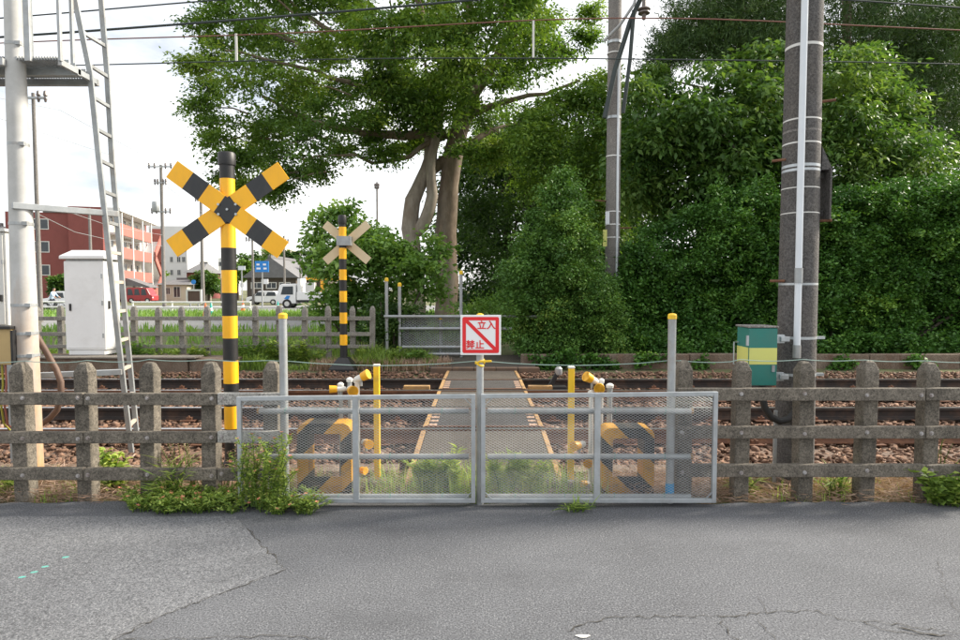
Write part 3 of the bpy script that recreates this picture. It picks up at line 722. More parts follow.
CFY = 12.15; cfx = P(343.2, 300, CFY).x
cf = thing('crossing_signpost', 'far black and yellow banded post with cream crossbuck back seen from behind', 'crossing sign', (cfx, CFY, -.03), 'crossing signposts')
banded_pole(cf, cfx, CFY, .072, [223, 227, 237.5, 248, 259, 269.5, 280, 291, 302, 312.5, 323.5, 334.5, 345, 366])
q = MB(); zt = P(480, 223, CFY).z; q.lathe((cfx, CFY, zt), [(.08, -.02), (.083, 0), (.083, .12), (.07, .15), (.02, .16)], 20); part(q, 'cap', M['black'], cf, smooth=True)
q = MB(); zb = P(480, 370.5, CFY).z; q.add([(cfx + s * sx * .5, CFY + s * sy * .5, z) for z, s in ((zb, .50), (zb + .05, .50), (zb + .26, .19)) for sx, sy in ((-1, -1), (1, -1), (1, 1), (-1, 1))], [(3, 2, 1, 0), (8, 9, 10, 11)] + [(k_ * 4 + i, k_ * 4 + (i + 1) % 4, k_ * 4 + 4 + (i + 1) % 4, k_ * 4 + 4 + i) for k_ in range(2) for i in range(4)])
part(q, 'base_cone', M['black'], cf)
crossboards(cf, CFY + .09, [((324.8, 224), (368.6, 261)), ((325.2, 261.5), (368.2, 223.5))], .165, 1, [2])
q = MB(); c_ = P(343.2, 241, CFY); q.b2((cfx - .1, CFY - .09, c_.z - .09), (cfx + .17, CFY + .088, c_.z + .09)); part(q, 'mounting_bracket', M['galvd'], cf)
for px in (336.5, 350):
    c_ = P(px, 372, CFY - .12); q = MB().box((c_.x, CFY - .1, zb - .035), (.2, .3, .1)); part(q, 'footing_block', M['conc_wall'], cf, bevel=.01)

# ================================================================== OBSTACLE DETECTORS AND GUARDS
def hoop(label, px0, px1, yt, yb, flip):
    Y = 4.78; xa, xb = P(px0, 460, Y).x, P(px1, 460, Y).x; z0 = -.03; z1 = P(480, yt, Y).z; xc = (xa + xb) / 2
    root = thing('guard_hoop', label, 'guard', (xc, Y, z0), 'striped guard hoops behind the gate')
    t = .085; r = .07; outer = []; inner = []
    def arc(cx, cz, rr, a0_, a1_): return [(cx + rr * math.cos(R(a0_ + (a1_ - a0_) * j / 5)), cz + rr * math.sin(R(a0_ + (a1_ - a0_) * j / 5))) for j in range(6)]
    outer = [(xa, z0)] + arc(xa + r, z1 - r, r, 180, 90) + arc(xb - r, z1 - r, r, 90, 0) + [(xb, z0)]
    ri = .02; inner = [(xa + t, z0)] + arc(xa + t + ri, z1 - t - ri, ri, 180, 90) + arc(xb - t - ri, z1 - t - ri, ri, 90, 0) + [(xb - t, z0)]
    q = MB(); k_ = len(outer); D = .20
    V = [(x_, Y + d_, z_) for d_ in (0, D) for x_, z_ in outer] + [(x_, Y + d_, z_) for d_ in (0, D) for x_, z_ in inner]
    Fs = []
    for i in range(k_ - 1):
        Fs += [(i, i + 1, 2 * k_ + i + 1, 2 * k_ + i), (k_ + i, k_ + i + 1, 3 * k_ + i + 1, 3 * k_ + i), (i, i + 1, k_ + i + 1, k_ + i), (2 * k_ + i, 2 * k_ + i + 1, 3 * k_ + i + 1, 3 * k_ + i)]
    Fs += [(0, k_, 3 * k_, 2 * k_), (k_ - 1, 2 * k_ - 1, 4 * k_ - 1, 3 * k_ - 1)]
    q.add(V, Fs)
    dr = (.7, 0, -.7) if not flip else (.7, 0, .7)
    sm = stripes('hoop_stripes_' + ('b' if flip else 'a'), ((.55, .27, .015), (.022, .022, .022)), 3.6, dr, .5, .75, .3)
    part(q, 'hoop_frame', sm, root, bevel=.006)
    q = MB().b2((xa + t + .003, Y + .03, z0), (xb - t - .003, Y + .05, z0 + .16)); part(q, 'lower_plate', sm, root)
    return root
hoop('left black and yellow striped steel guard hoop behind the gate', 297, 351.5, 423.5, 497, False)
hoop('right black and yellow striped steel guard hoop behind the gate', 602, 654.5, 428, 497, True)
def slim(label, px, yt, yb, Y):
    x = P(px, 420, Y).x; zt = P(px, yt, Y).z; root = thing('marker_post', label, 'post', (x, Y, -.05), 'slim yellow marker posts')
    q = MB(); q.box((x, Y, (zt + .03) / 2), (.048, .05, zt - .03)); part(q, 'yellow_sleeve', M['yel2'], root, bevel=.006)
    q = MB(); q.box((x, Y, zt + .006), (.054, .056, .016)); part(q, 'white_top', M['offw'], root, bevel=.004)
    q = MB(); q.tube([(x, Y, -.02), (x, Y, .035)], .021, 10); part(q, 'stem', M['galvd'], root)
    q = MB(); q.lathe((x, Y, -.07), [(.085, 0), (.085, .085), (.075, .10), (.03, .104)], 14); part(q, 'footing', M['conc_slab'], root, smooth=True)
slim('slim yellow marker post left of the crossing deck', 377, 366, 480, 5.08)
slim('slim yellow marker post right of the crossing deck', 571, 368, 482, 5.08)

def head(root, px, py, Y, ang, L=.12, r=.04, elev=0):
    """hooded detector head: tapered barrel, yellow sun hood, lens"""
    r *= .84; c = P(px, py, Y); d = Vector((math.sin(R(ang)) * math.cos(R(elev)), -math.cos(R(ang)) * math.cos(R(elev)), math.sin(R(elev))))
    q = MB(); q.tube([c - d * L * .55, c - d * L * .4, c + d * L * .25, c + d * L * .3], [r * .5, r * .72, r * .8, r * .8], 14); h_ = part(q, 'detector_head', M['offw'], root, smooth=True)
    q = MB(); q.tube([c + d * L * .1, c + d * L * .62, c + d * L * .66, c + d * L * .66, c + d * L * .15], [r * .95, r * 1.12, r * 1.12, r * 1.0, r * .84], 16, caps=False); part(q, 'hood', M['yellow'], h_, smooth=True)
    q = MB(); q.tube([c + d * L * .30, c + d * L * .34], r * .78, 14); part(q, 'lens', M['glass'], h_, smooth=True)
    q = MB(); s_ = Vector((d.y, -d.x, 0)).normalized(); q.tube([c - Vector((0, 0, r * .7)), c - Vector((0, 0, r * 1.9))], r * .3, 8); part(q, 'bracket', M['galvd'], h_)
def det(label, posts, heads):
    px, Y = posts[0][0], posts[0][2]; root = thing('obstacle_detector', label, 'detector', (P(px, 450, Y).x, Y, -.06), 'obstacle detectors beside the deck')
    for px, yt, Y, r, cap in posts:
        x = P(px, 420, Y).x; zt = P(px, yt, Y).z
        q = MB(); q.tube([(x, Y, -.06), (x, Y, zt)], r, 14); part(q, 'post', M['offw'] if cap == 'w' else M['galvd'], root, smooth=True)
        q = MB(); q.lathe((x, Y, zt), [(r + .008, -.022), (r + .01, 0), (r * .8, .012), (r * .2, .015)], 14); part(q, 'post_cap', M['offw'], root, smooth=True)
    for h_ in heads: head(root, *h_)
    return root
det('hooded yellow detector heads on pale posts behind the left half of the gate',
    [(341, 384, 5.00, .017, 'g'), (350, 379, 5.08, .018, 'g'), (357.5, 380, 5.02, .02, 'w')],
    [(338.5, 389, 4.98, -75, .11, .034), (351, 390, 5.0, 25, .12, .046), (361, 377.5, 5.0, 75, .11, .044, 25), (366, 443, 4.98, 35, .10, .042), (360, 470, 4.98, 60, .09, .034)])
det('hooded yellow detector heads on pale posts behind the right half of the gate',
    [(609.5, 385, 5.06, .022, 'g'), (591, 392, 5.0, .02, 'w'), (601, 380, 5.08, .016, 'w')],
    [(592, 379.5, 4.98, -60, .11, .044, 25), (600, 387.5, 5.0, -15, .12, .046), (579.5, 445, 4.98, -50, .11, .044), (589, 462, 4.98, -20, .10, .038), (587, 483, 4.98, -60, .09, .03)])

# lubricator device by the far track
c = P(556, 387, 9.9); root = thing('rail_lubricator', 'small black device on bracket beside the far track, right of the deck', 'device', (c.x, 9.9, -.08))
q = MB().b2((c.x - .17, 9.82, -.09), (c.x + .16, 10.0, .06)); part(q, 'base_box', M['black'], root, bevel=.01)
q = MB(); q.bar((c.x - .1, 9.9, .05), (c.x + .04, 9.9, .30), .07, .07); part(q, 'arm', M['black'], root, bevel=.01)
q = MB(); q.lathe((c.x + .04, 9.9, .24), [(.05, 0), (.06, .02), (.06, .1), (.03, .13)], 12); part(q, 'reservoir', M['galvd'], root, smooth=True)

# ================================================================== LEFT SIGNAL MAST
MY = 5.25; mx_ = P(24, 300, MY).x
mast = thing('signal_mast', 'tall pale grey tapered mast with ladder and grating platform at left', 'mast', (mx_, MY, -.08))
q = MB(); q.tube([(mx_, MY, -.08), (mx_, MY, 1.6), (mx_, MY, 3.9), (mx_, MY, 6.4)], [.102, .092, .068, .058], 28); part(q, 'pole', M['mast'], mast, smooth=True)
for py, rr in ((145, .08), (224, .09), (305, .096), (333, .099), (355, .101), (45, .073)):
    z = P(24, py, MY).z; q = MB(); q.tube([(mx_, MY, z - .012), (mx_, MY, z + .012)], rr, 24); q.box((mx_ + rr * .8, MY - rr * .6, z), (.05, .03, .03)); part(q, 'band', M['galvd'], mast)
zp = 3.49; px0 = P(-60, 72, 5.3).x; px1 = P(87, 72, 5.5).x
for yy in (5.16, 5.40, 5.66):
    q = MB(); q.b2((px0, yy - .02, zp - .06), (px1 + (.0 if yy > 5.2 else -.46), yy + .02, zp)); part(q, 'platform_beam', M['galvd'], mast, bevel=.004)
q = MB()
for i in range(46):
    xx = px0 + .03 + i * (px1 - px0 - .05) / 46; q.b2((xx, 5.19, zp + .001), (xx + .008, 5.65, zp + .03))
for yy in (5.26, 5.34, 5.48, 5.57): q.b2((px0, yy, zp + .004), (px1, yy + .005, zp + .028))
o = part(q, 'grating', M['galvd'], mast); o['kind'] = 'stuff'
q = MB(); q.b2((px1 - .03, 5.17, zp - .05), (px1, 5.65, zp - .004)); part(q, 'platform_beam', M['galvd'], mast)
for (a, b, yy, wd) in ((28, 28.5, 5.17, .05), (60, 60.5, 5.17, .025), (72, 73, 5.40, .025), (35, 32, 5.6, .02)):
    c0 = P(b, 62, yy); q = MB(); q.bar((c0.x, yy, zp - .02), (c0.x, yy, zp + 1.1), wd, .03, (0, 1, 0)); part(q, 'guard_upright', M['galvd'], mast, bevel=.003)
q = MB(); q.bar((px0, 5.17, zp + 1.1), (px1, 5.17, zp + 1.1), .04, .04); part(q, 'guard_rail', M['galvd'], mast)
LA = [P(75, -1, 5.50), P(90, 72, 5.55), P(99, 160, 5.60), P(116, 320, 5.70), P(131.5, 452, 5.85)]
LB = [P(101, -1, 5.80), P(107, 72, 5.85), P(112, 160, 5.90), P(125.5, 320, 6.0), P(137, 437, 6.12)]
LA[4].z = max(-.12, LA[4].z); 
for L_ in (LA, LB):
    d0 = L_[0] + (L_[0] - L_[1]) * 1.0
    q = MB()
    for a_, b_ in zip([d0] + L_[:-1], L_): q.bar(a_, b_ + (b_ - a_).normalized() * .004, .044, .022, (0, 1, 0))
    part(q, 'ladder_stile', M['galvd'], mast)
def lerpL(L_, t):
    u = t * (len(L_) - 1); i = min(int(u), len(L_) - 2); return L_[i].lerp(L_[i + 1], u - i)
rungm = simple('bleached_rung', (.50, .38, .26), (.42, .40, .38), 9, .7)
za, zb_ = LA[0].z, LA[-1].z
for i in range(15):
    z = 3.85 - i * .272
    def atz(L_):
        for a_, b_ in zip(L_[:-1], L_[1:]):
            if (a_.z - z) * (b_.z - z) <= 0: return a_.lerp(b_, (a_.z - z) / (a_.z - b_.z))
        return None
    a_, b_ = atz(LA), atz(LB)
    if a_ and b_: q = MB(); q.bar(a_, b_, .028, .028); part(q, 'rung', rungm if i > 6 else M['galvd'], mast)
for py, ex in ((205.5, 117), (376, 122)):
    a_ = P(12 if py < 300 else 30, py, 5.15 if py < 300 else 5.45); b_ = P(ex, py, 5.72); b_.z = a_.z; q = MB(); q.bar(a_, b_, .05, .052); part(q, 'cross_bar', M['galvd'], mast, bevel=.004)
pc = [P(34, 332, 5.30), P(44, 348, 5.35), P(56, 369, 5.4), P(61, 382, 5.4), P(61, 398, 5.4), P(57, 410, 5.42), P(50, 418, 5.42), P(40, 425, 5.42)]
q = MB(); q.tube(pc, .026, 10); part(q, 'conduit', simple('brown_conduit', (.14, .085, .06), (.10, .06, .045), 8, .6), mast, smooth=True)

# equipment cases at the left edge
cY = 5.65; a_, b_ = P(-75, 328, cY), P(5, 232, cY)
cab = thing('equipment_case', 'pale grey steel equipment case cut off by the left picture edge', 'cabinet', ((a_.x + b_.x) / 2, cY, -.12))
q = MB().b2((a_.x, cY, a_.z), (b_.x, cY + .20, b_.z)); part(q, 'body', M['offw'], cab, bevel=.008)
q = MB().b2((a_.x - .03, cY - .03, b_.z + .002), (b_.x + .02, cY + .22, b_.z + .03)); part(q, 'roof', M['offw'], cab, bevel=.005)
q = MB().b2((a_.x + .02, cY - .012, a_.z + .03), (b_.x - .02, cY - .002, b_.z - .03)); dr = part(q, 'door', M['offw'], cab, bevel=.004)
c_ = P(1.5, 298, cY - .012); q = MB().box((c_.x, cY - .022, c_.z), (.02, .02, .06)); part(q, 'handle', M['black'], dr)
c_ = P(3, 262, cY - .012); q = MB().box((c_.x, cY - .02, c_.z), (.012, .016, .035)); part(q, 'hinge', M['galvd'], dr)
for xx in (a_.x + .05, b_.x - .06): q = MB(); q.b2((xx - .03, cY + .08, -.12), (xx + .03, cY + .14, a_.z)); part(q, 'leg', M['galvd'], cab)
jY = 5.12; a_, b_ = P(-40, 365, jY), P(10.5, 328, jY)
jb = thing('junction_box', 'dull yellow junction box strapped to the mast at the left picture edge', 'box', ((a_.x + b_.x) / 2, jY, a_.z))
q = MB().b2((a_.x, jY, a_.z), (b_.x, jY + .15, b_.z)); part(q, 'body', simple('dull_yellow', (.45, .32, .14), (.38, .27, .12), 5, .6), jb, bevel=.008)
q = MB().b2((a_.x - .01, jY - .02, b_.z - .01), (b_.x + .012, jY + .16, b_.z + .015)); part(q, 'lid', M['black'], jb, bevel=.004)
q = MB().b2((b_.x + .001, jY - .008, a_.z), (b_.x + .02, jY + .15, b_.z - .02)); part(q, 'edge_strip', M['black'], jb)
for py in (333.5, 357): c_ = P(20, py, jY); q = MB().b2((b_.x + .01, jY + .02, c_.z - .012), (mx_ - .02, jY + .05, c_.z + .012)); part(q, 'strap', M['galvd'], jb)
for k_, (px, col_) in enumerate(((2, (.45, .42, .06)), (5.5, (.42, .16, .12)))):
    q = MB(); q.tube([P(px, 364, 5.16), P(px + 1, 385, 5.18), P(px - 1, 405, 5.2), P(px + 2, 424, 5.26), P(px + 8, 430, 5.34)], .008, 6); part(q, 'cable', simple('cable_colour', col_, None, 4, .5), jb)

# ================================================================== WHITE CABINET across the tracks
wY = 12.35
slab = thing('cabinet_plinth', 'long low concrete plinth under the white cabinet beyond the tracks', 'plinth', (P(140, 372, 12.0).x, 12.0, -.05))
q = MB().b2((P(-90, 365, 12.0).x, 12.0, -.05), (P(187, 365, 12.0).x, 12.95, .27)); part(q, 'plinth_block', M['conc_wall'], slab, bevel=.01)
q = MB().b2((P(189, 365, 12.05).x, 12.05, -.05), (P(232, 365, 12.05).x, 12.9, .24)); part(q, 'plinth_block', M['conc_wall'], slab, bevel=.01)
q = MB().b2((P(-90, 365, 11.95).x, 11.95, .2705), (P(196, 365, 12.0).x, 12.35, .30)); part(q, 'coping', M['conc_slab'], slab, bevel=.006)
wx0, wx1 = P(64.5, 300, wY).x, P(104.5, 300, wY).x; wz0, wz1 = .34, P(80, 261, wY).z
wd_ = .36
wc = thing('relay_cabinet', 'white steel cabinet with overhanging roof standing beyond the tracks', 'cabinet', ((wx0 + wx1) / 2, wY + .2, .30))
q = MB().b2((wx0 + .04, wY + .02, .30), (wx1 - .04, wY + .50, wz0 + .06)); part(q, 'base', M['white'], wc, bevel=.01)
q = MB().b2((wx0, wY, wz0 + .06), (wx1, wY + .53, wz1)); part(q, 'body', M['white'], wc, bevel=.015)
q = MB().b2((wx0 + .03, wY - .008, wz0 + .10), (wx1 - .03, wY - .001, wz1 - .04)); dr = part(q, 'door', M['white'], wc, bevel=.004)
q = MB().b2((wx1 + .001, wY + .03, wz0 + .10), (wx1 + .008, wY + .50, wz1 - .04)); d2 = part(q, 'door', M['white'], wc, bevel=.004)
c_ = P(108, 305, wY - .02); q = MB().box((wx1 + .02, wY + .12, c_.z), (.03, .035, .16)); part(q, 'handle', M['black'], d2)
rz = P(80, 252.5, wY).z
q = MB(); q.add([(wx0 - .05, wY - .06, wz1 + .04), (wx1 + .05, wY - .06, wz1 + .04), (wx1 + .05, wY + .6, wz1 + .04), (wx0 - .05, wY + .6, wz1 + .04), (wx0 - .05, wY - .06, wz1 + .10), (wx1 + .05, wY - .06, wz1 + .10), (wx1 + .05, wY + .6, wz1 + .10), (wx0 - .05, wY + .6, wz1 + .10), (wx0 + .14, wY + .05, rz + .05), (wx1 - .12, wY + .05, rz + .05), (wx1 - .12, wY + .5, rz + .05), (wx0 + .14, wY + .5, rz + .05)],
                [(3, 2, 1, 0), (0, 1, 5, 4), (1, 2, 6, 5), (2, 3, 7, 6), (3, 0, 4, 7), (4, 5, 9, 8), (5, 6, 10, 9), (6, 7, 11, 10), (7, 4, 8, 11), (8, 9, 10, 11)]); part(q, 'roof', M['white'], wc, bevel=.01)
q = MB().b2((wx0 + .03, wY + .03, wz1), (wx1 - .03, wY + .5, wz1 + .04)); part(q, 'vent_gap', M['galvd'], wc)

for i_, zz in enumerate((wz0 + .35, wz0 + 1.0, wz1 - .3)): q = MB().box((wx1 - .035, wY - .014, zz), (.03, .014, .09)); part(q, 'hinge', M['galvd'], dr)
q = MB().box((wx0 + .12, wY - .018, (wz0 + wz1) / 2), (.035, .02, .14)); part(q, 'lock', M['black'], dr)
# retaining wall under the hedge on the right
rw = thing('retaining_wall', 'low rust stained concrete retaining wall below the hedge beyond the tracks', 'wall', (P(740, 365, 12.5).x, 12.5, -.05))
xs_ = [P(px, 365, 12.5).x for px in (521, 600, 690, 780, 870, 960, 1040)]
for i, (a_, b_) in enumerate(zip(xs_[:-1], xs_[1:])):
    q = MB().b2((a_ + .006, 12.5 + (i % 2) * .008, -.05), (b_ - .006, 12.72, .29 + (i % 3) * .006)); part(q, 'wall_block', M['conc_wall'], rw, bevel=.012)
# concrete edging at the far end of the deck
ks = thing('far_kerb', 'row of weathered brown edge blocks at the far end of the crossing deck', 'kerb', (0, 11.9, -.05))
for i in range(5):
    xa = -.95 + i * .42; q = MB().b2((xa, 11.80, -.05), (xa + .41, 12.0, .11)); part(q, 'kerb_block', M['sleeper'], ks, bevel=.012)
q = MB(); q.add([(-1.0, 12.01, .075), (1.1, 12.01, .075), (1.1, 13.6, .17), (-1.0, 13.6, .17)], [(0, 1, 2, 3)]); struct(q, 'far_footway', M['deckasph'])

# ================================================================== FAR PIPE GATE
gY = 13.25
fg = thing('pipe_gate', 'far galvanised pipe gate closing the other end of the crossing', 'gate', (P(440, 350, gY).x, gY, .12))
for py, a_, b_ in ((316.5, 384, 540), (328.5, 399, 512), (347, 402, 462), (354, 422, 462)):
    q = MB(); q.tube([P(a_, py, gY), P(b_, py, gY)], .032, 8); part(q, 'pipe_rail', M['galvd'], fg, smooth=True)
for px, yt in ((399.5, 284), (386.5, 279), (461, 272), (440.5, 317)):
    c_ = P(px, yt, gY + .07); q = MB(); q.tube([(c_.x, gY + .07, .0), (c_.x, gY + .07, c_.z)], .036, 10); pp = part(q, 'post', M['galvd'], fg, smooth=True)
    q = MB(); q.lathe((c_.x, gY + .07, c_.z), [(.042, -.05), (.042, .01), (.02, .03)], 10); part(q, 'cap', M['yel2'], pp)
V, Q = mesh_strands(P(402, 330, gY).x, P(460, 330, gY).x, P(480, 354, gY).z, P(480, 318, gY).z, gY + .035, .075, .05, .02)
o_ = link('wire_mesh', np_mesh('wire_mesh', V, Q, M['galvd'], None, WL[fg.name]), WL[fg.name], fg); o_['kind'] = 'stuff'

# ================================================================== RIGHT CONCRETE POLE
PY = 5.14; pxx = 2.632
rp = thing('utility_pole', 'dark speckled concrete utility pole standing behind the right fence', 'utility pole', (pxx, PY, -.06), 'utility poles')
q = MB(); q.tube([(pxx, PY, -.06), (pxx, PY, 2), (pxx, PY, 4), (pxx, PY, 9)], [.152, .146, .136, .112], 36); part(q, 'pole', M['conc_pole'], rp, smooth=True)
def prad(z): return .152 - (z + .06) * .0043
for py, mt, hh in ((42, 'offw', .011), (117, 'offw', .006), (141, 'offw', .006), (164, 'galv', .011), (168.5, 'galv', .010), (186.5, 'offw', .004), (212, 'offw', .004), (284, 'galv', .009), (128.5, 'conc_polefar', .009)):
    z = P(800, py, PY - .14).z; q = MB(); q.tube([(pxx, PY, z - hh), (pxx, PY, z + hh)], prad(z) + .003, 36); part(q, 'band', M[mt], rp, smooth=True)
cx2 = P(802.3, 150, PY - .165).x
q = MB(); q.tube([(cx2, PY - .157, P(480, 357, PY - .16).z), (cx2, PY - .150, 2.4), (cx2 + .004, PY - .138, 5.2)], .0265, 14); part(q, 'conduit', M['whitepvc'], rp, smooth=True)
for ya, yb in ((268, 283), (345, 358)):
    q = MB(); q.tube([(cx2, PY - .157, P(480, yb, PY - .16).z), (cx2, PY - .1565, P(480, ya, PY - .16).z)], .031, 14); part(q, 'coupling', M['galvd'], rp, smooth=True)
for (pa, pb_, py, dz) in ((812, 822, 33, .05), (818, 836, 102, .0), (770, 785, 281, .0), (772, 786, 161, .0), (816, 832, 221, .0)):
    a_ = P(pa, py, PY); b_ = P(pb_, py, PY - .06); b_.z = a_.z + dz; q = MB(); q.tube([a_, b_], .011, 8); part(q, 'step_bolt', M['rust'], rp)
for py in (338, 375):
    z = P(790, py, PY - .1).z; q = MB(); q.tube([(pxx, PY, z - .011), (pxx, PY, z + .011)], prad(z) + .004, 36); part(q, 'clamp_band', M['galv'], rp, smooth=True)
    q = MB(); q.box((pxx + .16, PY - .06, z), (.07, .03, .022)); part(q, 'clamp_end', M['galv'], rp)
q = MB(); q.b2((pxx + .20, PY - .08, P(480, 220, PY).z), (pxx + .215, PY + .10, P(480, 170, PY).z)); q.b2((pxx + .12, PY + .02, P(480, 178, PY).z), (pxx + .20, PY + .06, P(480, 172, PY).z)); q.b2((pxx + .12, PY + .02, P(480, 216, PY).z), (pxx + .20, PY + .06, P(480, 210, PY).z)); part(q, 'side_plate', M['conc_pole'], rp)
q = MB(); q.add([(pxx + .14, PY - .06, P(480, 171, PY).z), (pxx + .23, PY - .06, P(480, 171, PY).z), (pxx + .14, PY - .06, P(480, 148, PY).z), (pxx + .14, PY + .15, P(480, 171, PY).z), (pxx + .23, PY + .15, P(480, 171, PY).z), (pxx + .14, PY + .15, P(480, 148, PY).z)], [(0, 1, 2), (5, 4, 3), (0, 3, 4, 1), (1, 4, 5, 2), (2, 5, 3, 0)]); part(q, 'plate_hood', M['conc_pole'], rp)
c0 = P(777.5, 384, 4.98); q = MB(); q.tube([(c0.x, 5.0, -.06), (c0.x, 5.0, .62)], .016, 10); part(q, 'ground_conduit', M['galvd'], rp, smooth=True)
# green box on the pole
bx0, bx1 = P(749.5, 350, 4.85).x, P(777, 350, 4.85).x; bz0, bz1 = P(480, 386, 4.85).z, P(480, 328, 4.85).z
gbx = thing('control_box', 'teal green control box with pale yellow band clamped to the concrete pole', 'box', ((bx0 + bx1) / 2, 4.97, bz0))
q = MB().b2((bx0, 4.862, bz0), (bx1, 5.09, bz1)); part(q, 'body', M['teal'], gbx, bevel=.006)
q = MB().b2((bx0 - .004, 4.85, bz0 + .004), (bx1 + .002, 4.861, bz1 - .004)); dr = part(q, 'door', M['teal'], gbx, bevel=.003)
z0_, z1_ = P(480, 364.5, 4.85).z, P(480, 348, 4.85).z
q = MB().b2((bx0 - .002, 4.8475, z0_), (bx1, 4.8497, z1_)); part(q, 'yellow_band', M['paleyel'], dr)
q = MB().b2((bx0 - .0025, 4.868, z0_), (bx0 - .0003, 5.08, z1_)); part(q, 'yellow_band', M['paleyel'], gbx)
q = MB().b2((bx0 - .012, 4.845, bz1 + .001), (bx1 + .012, 5.10, bz1 + .014)); part(q, 'lid', M['conc_polefar'], gbx, bevel=.003)
q = MB().box((bx1 - .03, 4.842, (bz0 + bz1) / 2 - .09), (.022, .014, .05)); part(q, 'lock', M['galvd'], dr)
for zz in (bz1 - .1, bz0 + .1): q = MB().b2((bx0 - .022, 4.853, zz - .04), (bx0 + .008, 4.868, zz + .04)); part(q, 'hinge', M['galv'], gbx)
q = MB(); q.tube([(bx0 - .004, 5.05, z0_ - .02), (bx0 - .04, 5.05, z0_ - .02), (bx0 - .04, 5.05, z1_ + .03), (bx0 - .004, 5.05, z1_ + .03)], .006, 6); part(q, 'handle', M['galv'], gbx)
for py in (338, 375):
    z = P(790, py, PY - .1).z
    q = MB(); q.b2((bx1 + .003, 4.93, z - .035), (bx1 + .10, 4.97, z + .035)); q.b2((bx1 + .06, 4.91, z - .02), (bx1 + .13, 4.99, z + .02)); q.tube([(bx1 + .02, 4.925, z), (bx1 + .02, 4.91, z)], .018, 8); part(q, 'clamp', M['galv'], gbx, bevel=.004)
hp = [P(762, 386, 4.97), P(762, 396, 4.96), P(765, 408, 4.95), P(771, 417, 4.95), P(780, 421.5, 4.95), P(789, 419, 4.95), P(795, 412, 4.96), P(798, 402, 4.97)]
q = MB(); q.tube(hp, .028, 14); part(q, 'hose', M['rubber'], gbx, smooth=True)

# ================================================================== CENTRE POLE
cY_ = 14.4; cxx = P(613.5, 150, cY_).x
cp = thing('utility_pole', 'grey concrete catenary pole rising behind the hedge, with cables and conduit', 'utility pole', (cxx, cY_, .15), 'utility poles')
q = MB(); q.tube([(cxx, cY_, .15), (cxx, cY_, 5), (cxx, cY_, 12)], [.172, .158, .135], 24); part(q, 'pole', M['conc_polefar'], cp, smooth=True)
for py, mt in ((40, 'galv'), (51, 'white'), (116, 'galv'), (155, 'white'), (211, 'white'), (224, 'white'), (237, 'white')):
    z = P(480, py, cY_ - .17).z; q = MB(); q.tube([(cxx, cY_, z - .03), (cxx, cY_, z + .03)] if mt == 'galv' else [(cxx, cY_, z - .011), (cxx, cY_, z + .011)], .170, 24); part(q, 'band', M[mt], cp, smooth=True)
c_ = P(618.3, 150, cY_ - .2); q = MB(); q.tube([(c_.x, cY_ - .165, 1.6), (c_.x, cY_ - .165, P(480, 60, cY_).z)], .028, 8); part(q, 'conduit', M['whitepvc'], cp, smooth=True)
q = MB(); q.tube([P(643, -30, cY_ - .5), P(640, 0, cY_ - .5), P(630, 22, cY_ - .4), P(615, 70, cY_ - .3), P(604.5, 118, cY_ - .25)], .055, 8); part(q, 'cable', M['wire'], cp, smooth=True)
q = MB(); q.tube([P(634, 10, cY_ - .5), P(630, 60, cY_ - .35), P(623, 113, cY_ - .22)], .045, 8); part(q, 'cable', M['wire'], cp, smooth=True)
q = MB(); q.tube([P(604, 41, cY_ - .25), P(620, 25, cY_ - .4), P(634, 4, cY_ - .6), P(640, -20, cY_ - .6)], .035, 8); part(q, 'cable', M['galvd'], cp, smooth=True)
c_ = P(644, 12, cY_ - .6); q = MB(); q.lathe((c_.x, c_.y, c_.z - .05), [(.02, -.12), (.04, -.1), (.05, .0), (.13, .02), (.12, .05), (.06, .06), (.14, .1), (.12, .13), (.05, .15), (.04, .3), (.04, 1.2)], 14); part(q, 'insulator', M['ins'], cp, smooth=True)
q = MB(); a_ = P(606, 20, cY_); q.bar((a_.x - .2, cY_ - .23, a_.z + .9), (a_.x + 1.4, cY_ - .23, a_.z + .9), .1, .1); part(q, 'bracket_arm', M['galvd'], cp)
c_ = P(605, 238, cY_ - .2); q = MB().box((c_.x, cY_ - .19, c_.z), (.09, .03, .38)); part(q, 'yellow_tag', M['paleyel'], cp)
c_ = P(607.5, 218, cY_ - .2); q = MB().box((c_.x, cY_ - .19, c_.z), (.09, .03, .28)); part(q, 'number_plate', M['whitepvc'], cp)
for py, sx in ((201, -1), (228, 1)): z = P(480, py, cY_).z; q = MB(); q.tube([(cxx + sx * .16, cY_, z), (cxx + sx * .42, cY_ - .05, z)], .018, 6); part(q, 'step_bolt', M['rust'], cp)

# ================================================================== OVERHEAD WIRES
def wire(label, pts, Y, r, mt, name='overhead_wire', n=24, extra=None):
    ctl = [P(a, b, Y) for a, b in pts]; ctl = [Vector((c.x, Y, c.z)) for c in ctl]; x0, x1 = ctl[0].x, ctl[-1].x; o_ = []
    for i in range(n + 1):                                       # smooth through the control points
        x = x0 + (x1 - x0) * i / n; z = 0
        for j, c in enumerate(ctl):
            l_ = 1
            for k_, d_ in enumerate(ctl):
                if k_ != j: l_ *= (x - d_.x) / (c.x - d_.x)
            z += c.z * l_
        o_.append(Vector((x, Y, z)))
    root = thing(name, label, 'wire', (o_[n // 2].x, Y, o_[n // 2].z), 'overhead wires')
    q = MB(); q.tube(o_, r, 6); part(q, 'cable', M[mt], root); return root, o_
wire('thick black overhead cable sagging from upper left towards the tree', [(-80, 42), (0, 37), (240, 19.5), (470, 0), (560, -9)], 5.9, .0105, 'wire')
wire('thinner black overhead cable at the top left corner', [(-80, 23), (0, 18), (120, 8), (230, -1)], 5.9, .0065, 'wire')
wire('dark overhead cable at the top right corner', [(760, -5), (850, 0), (960, 7.5), (1040, 12)], 6.2, .008, 'wire')
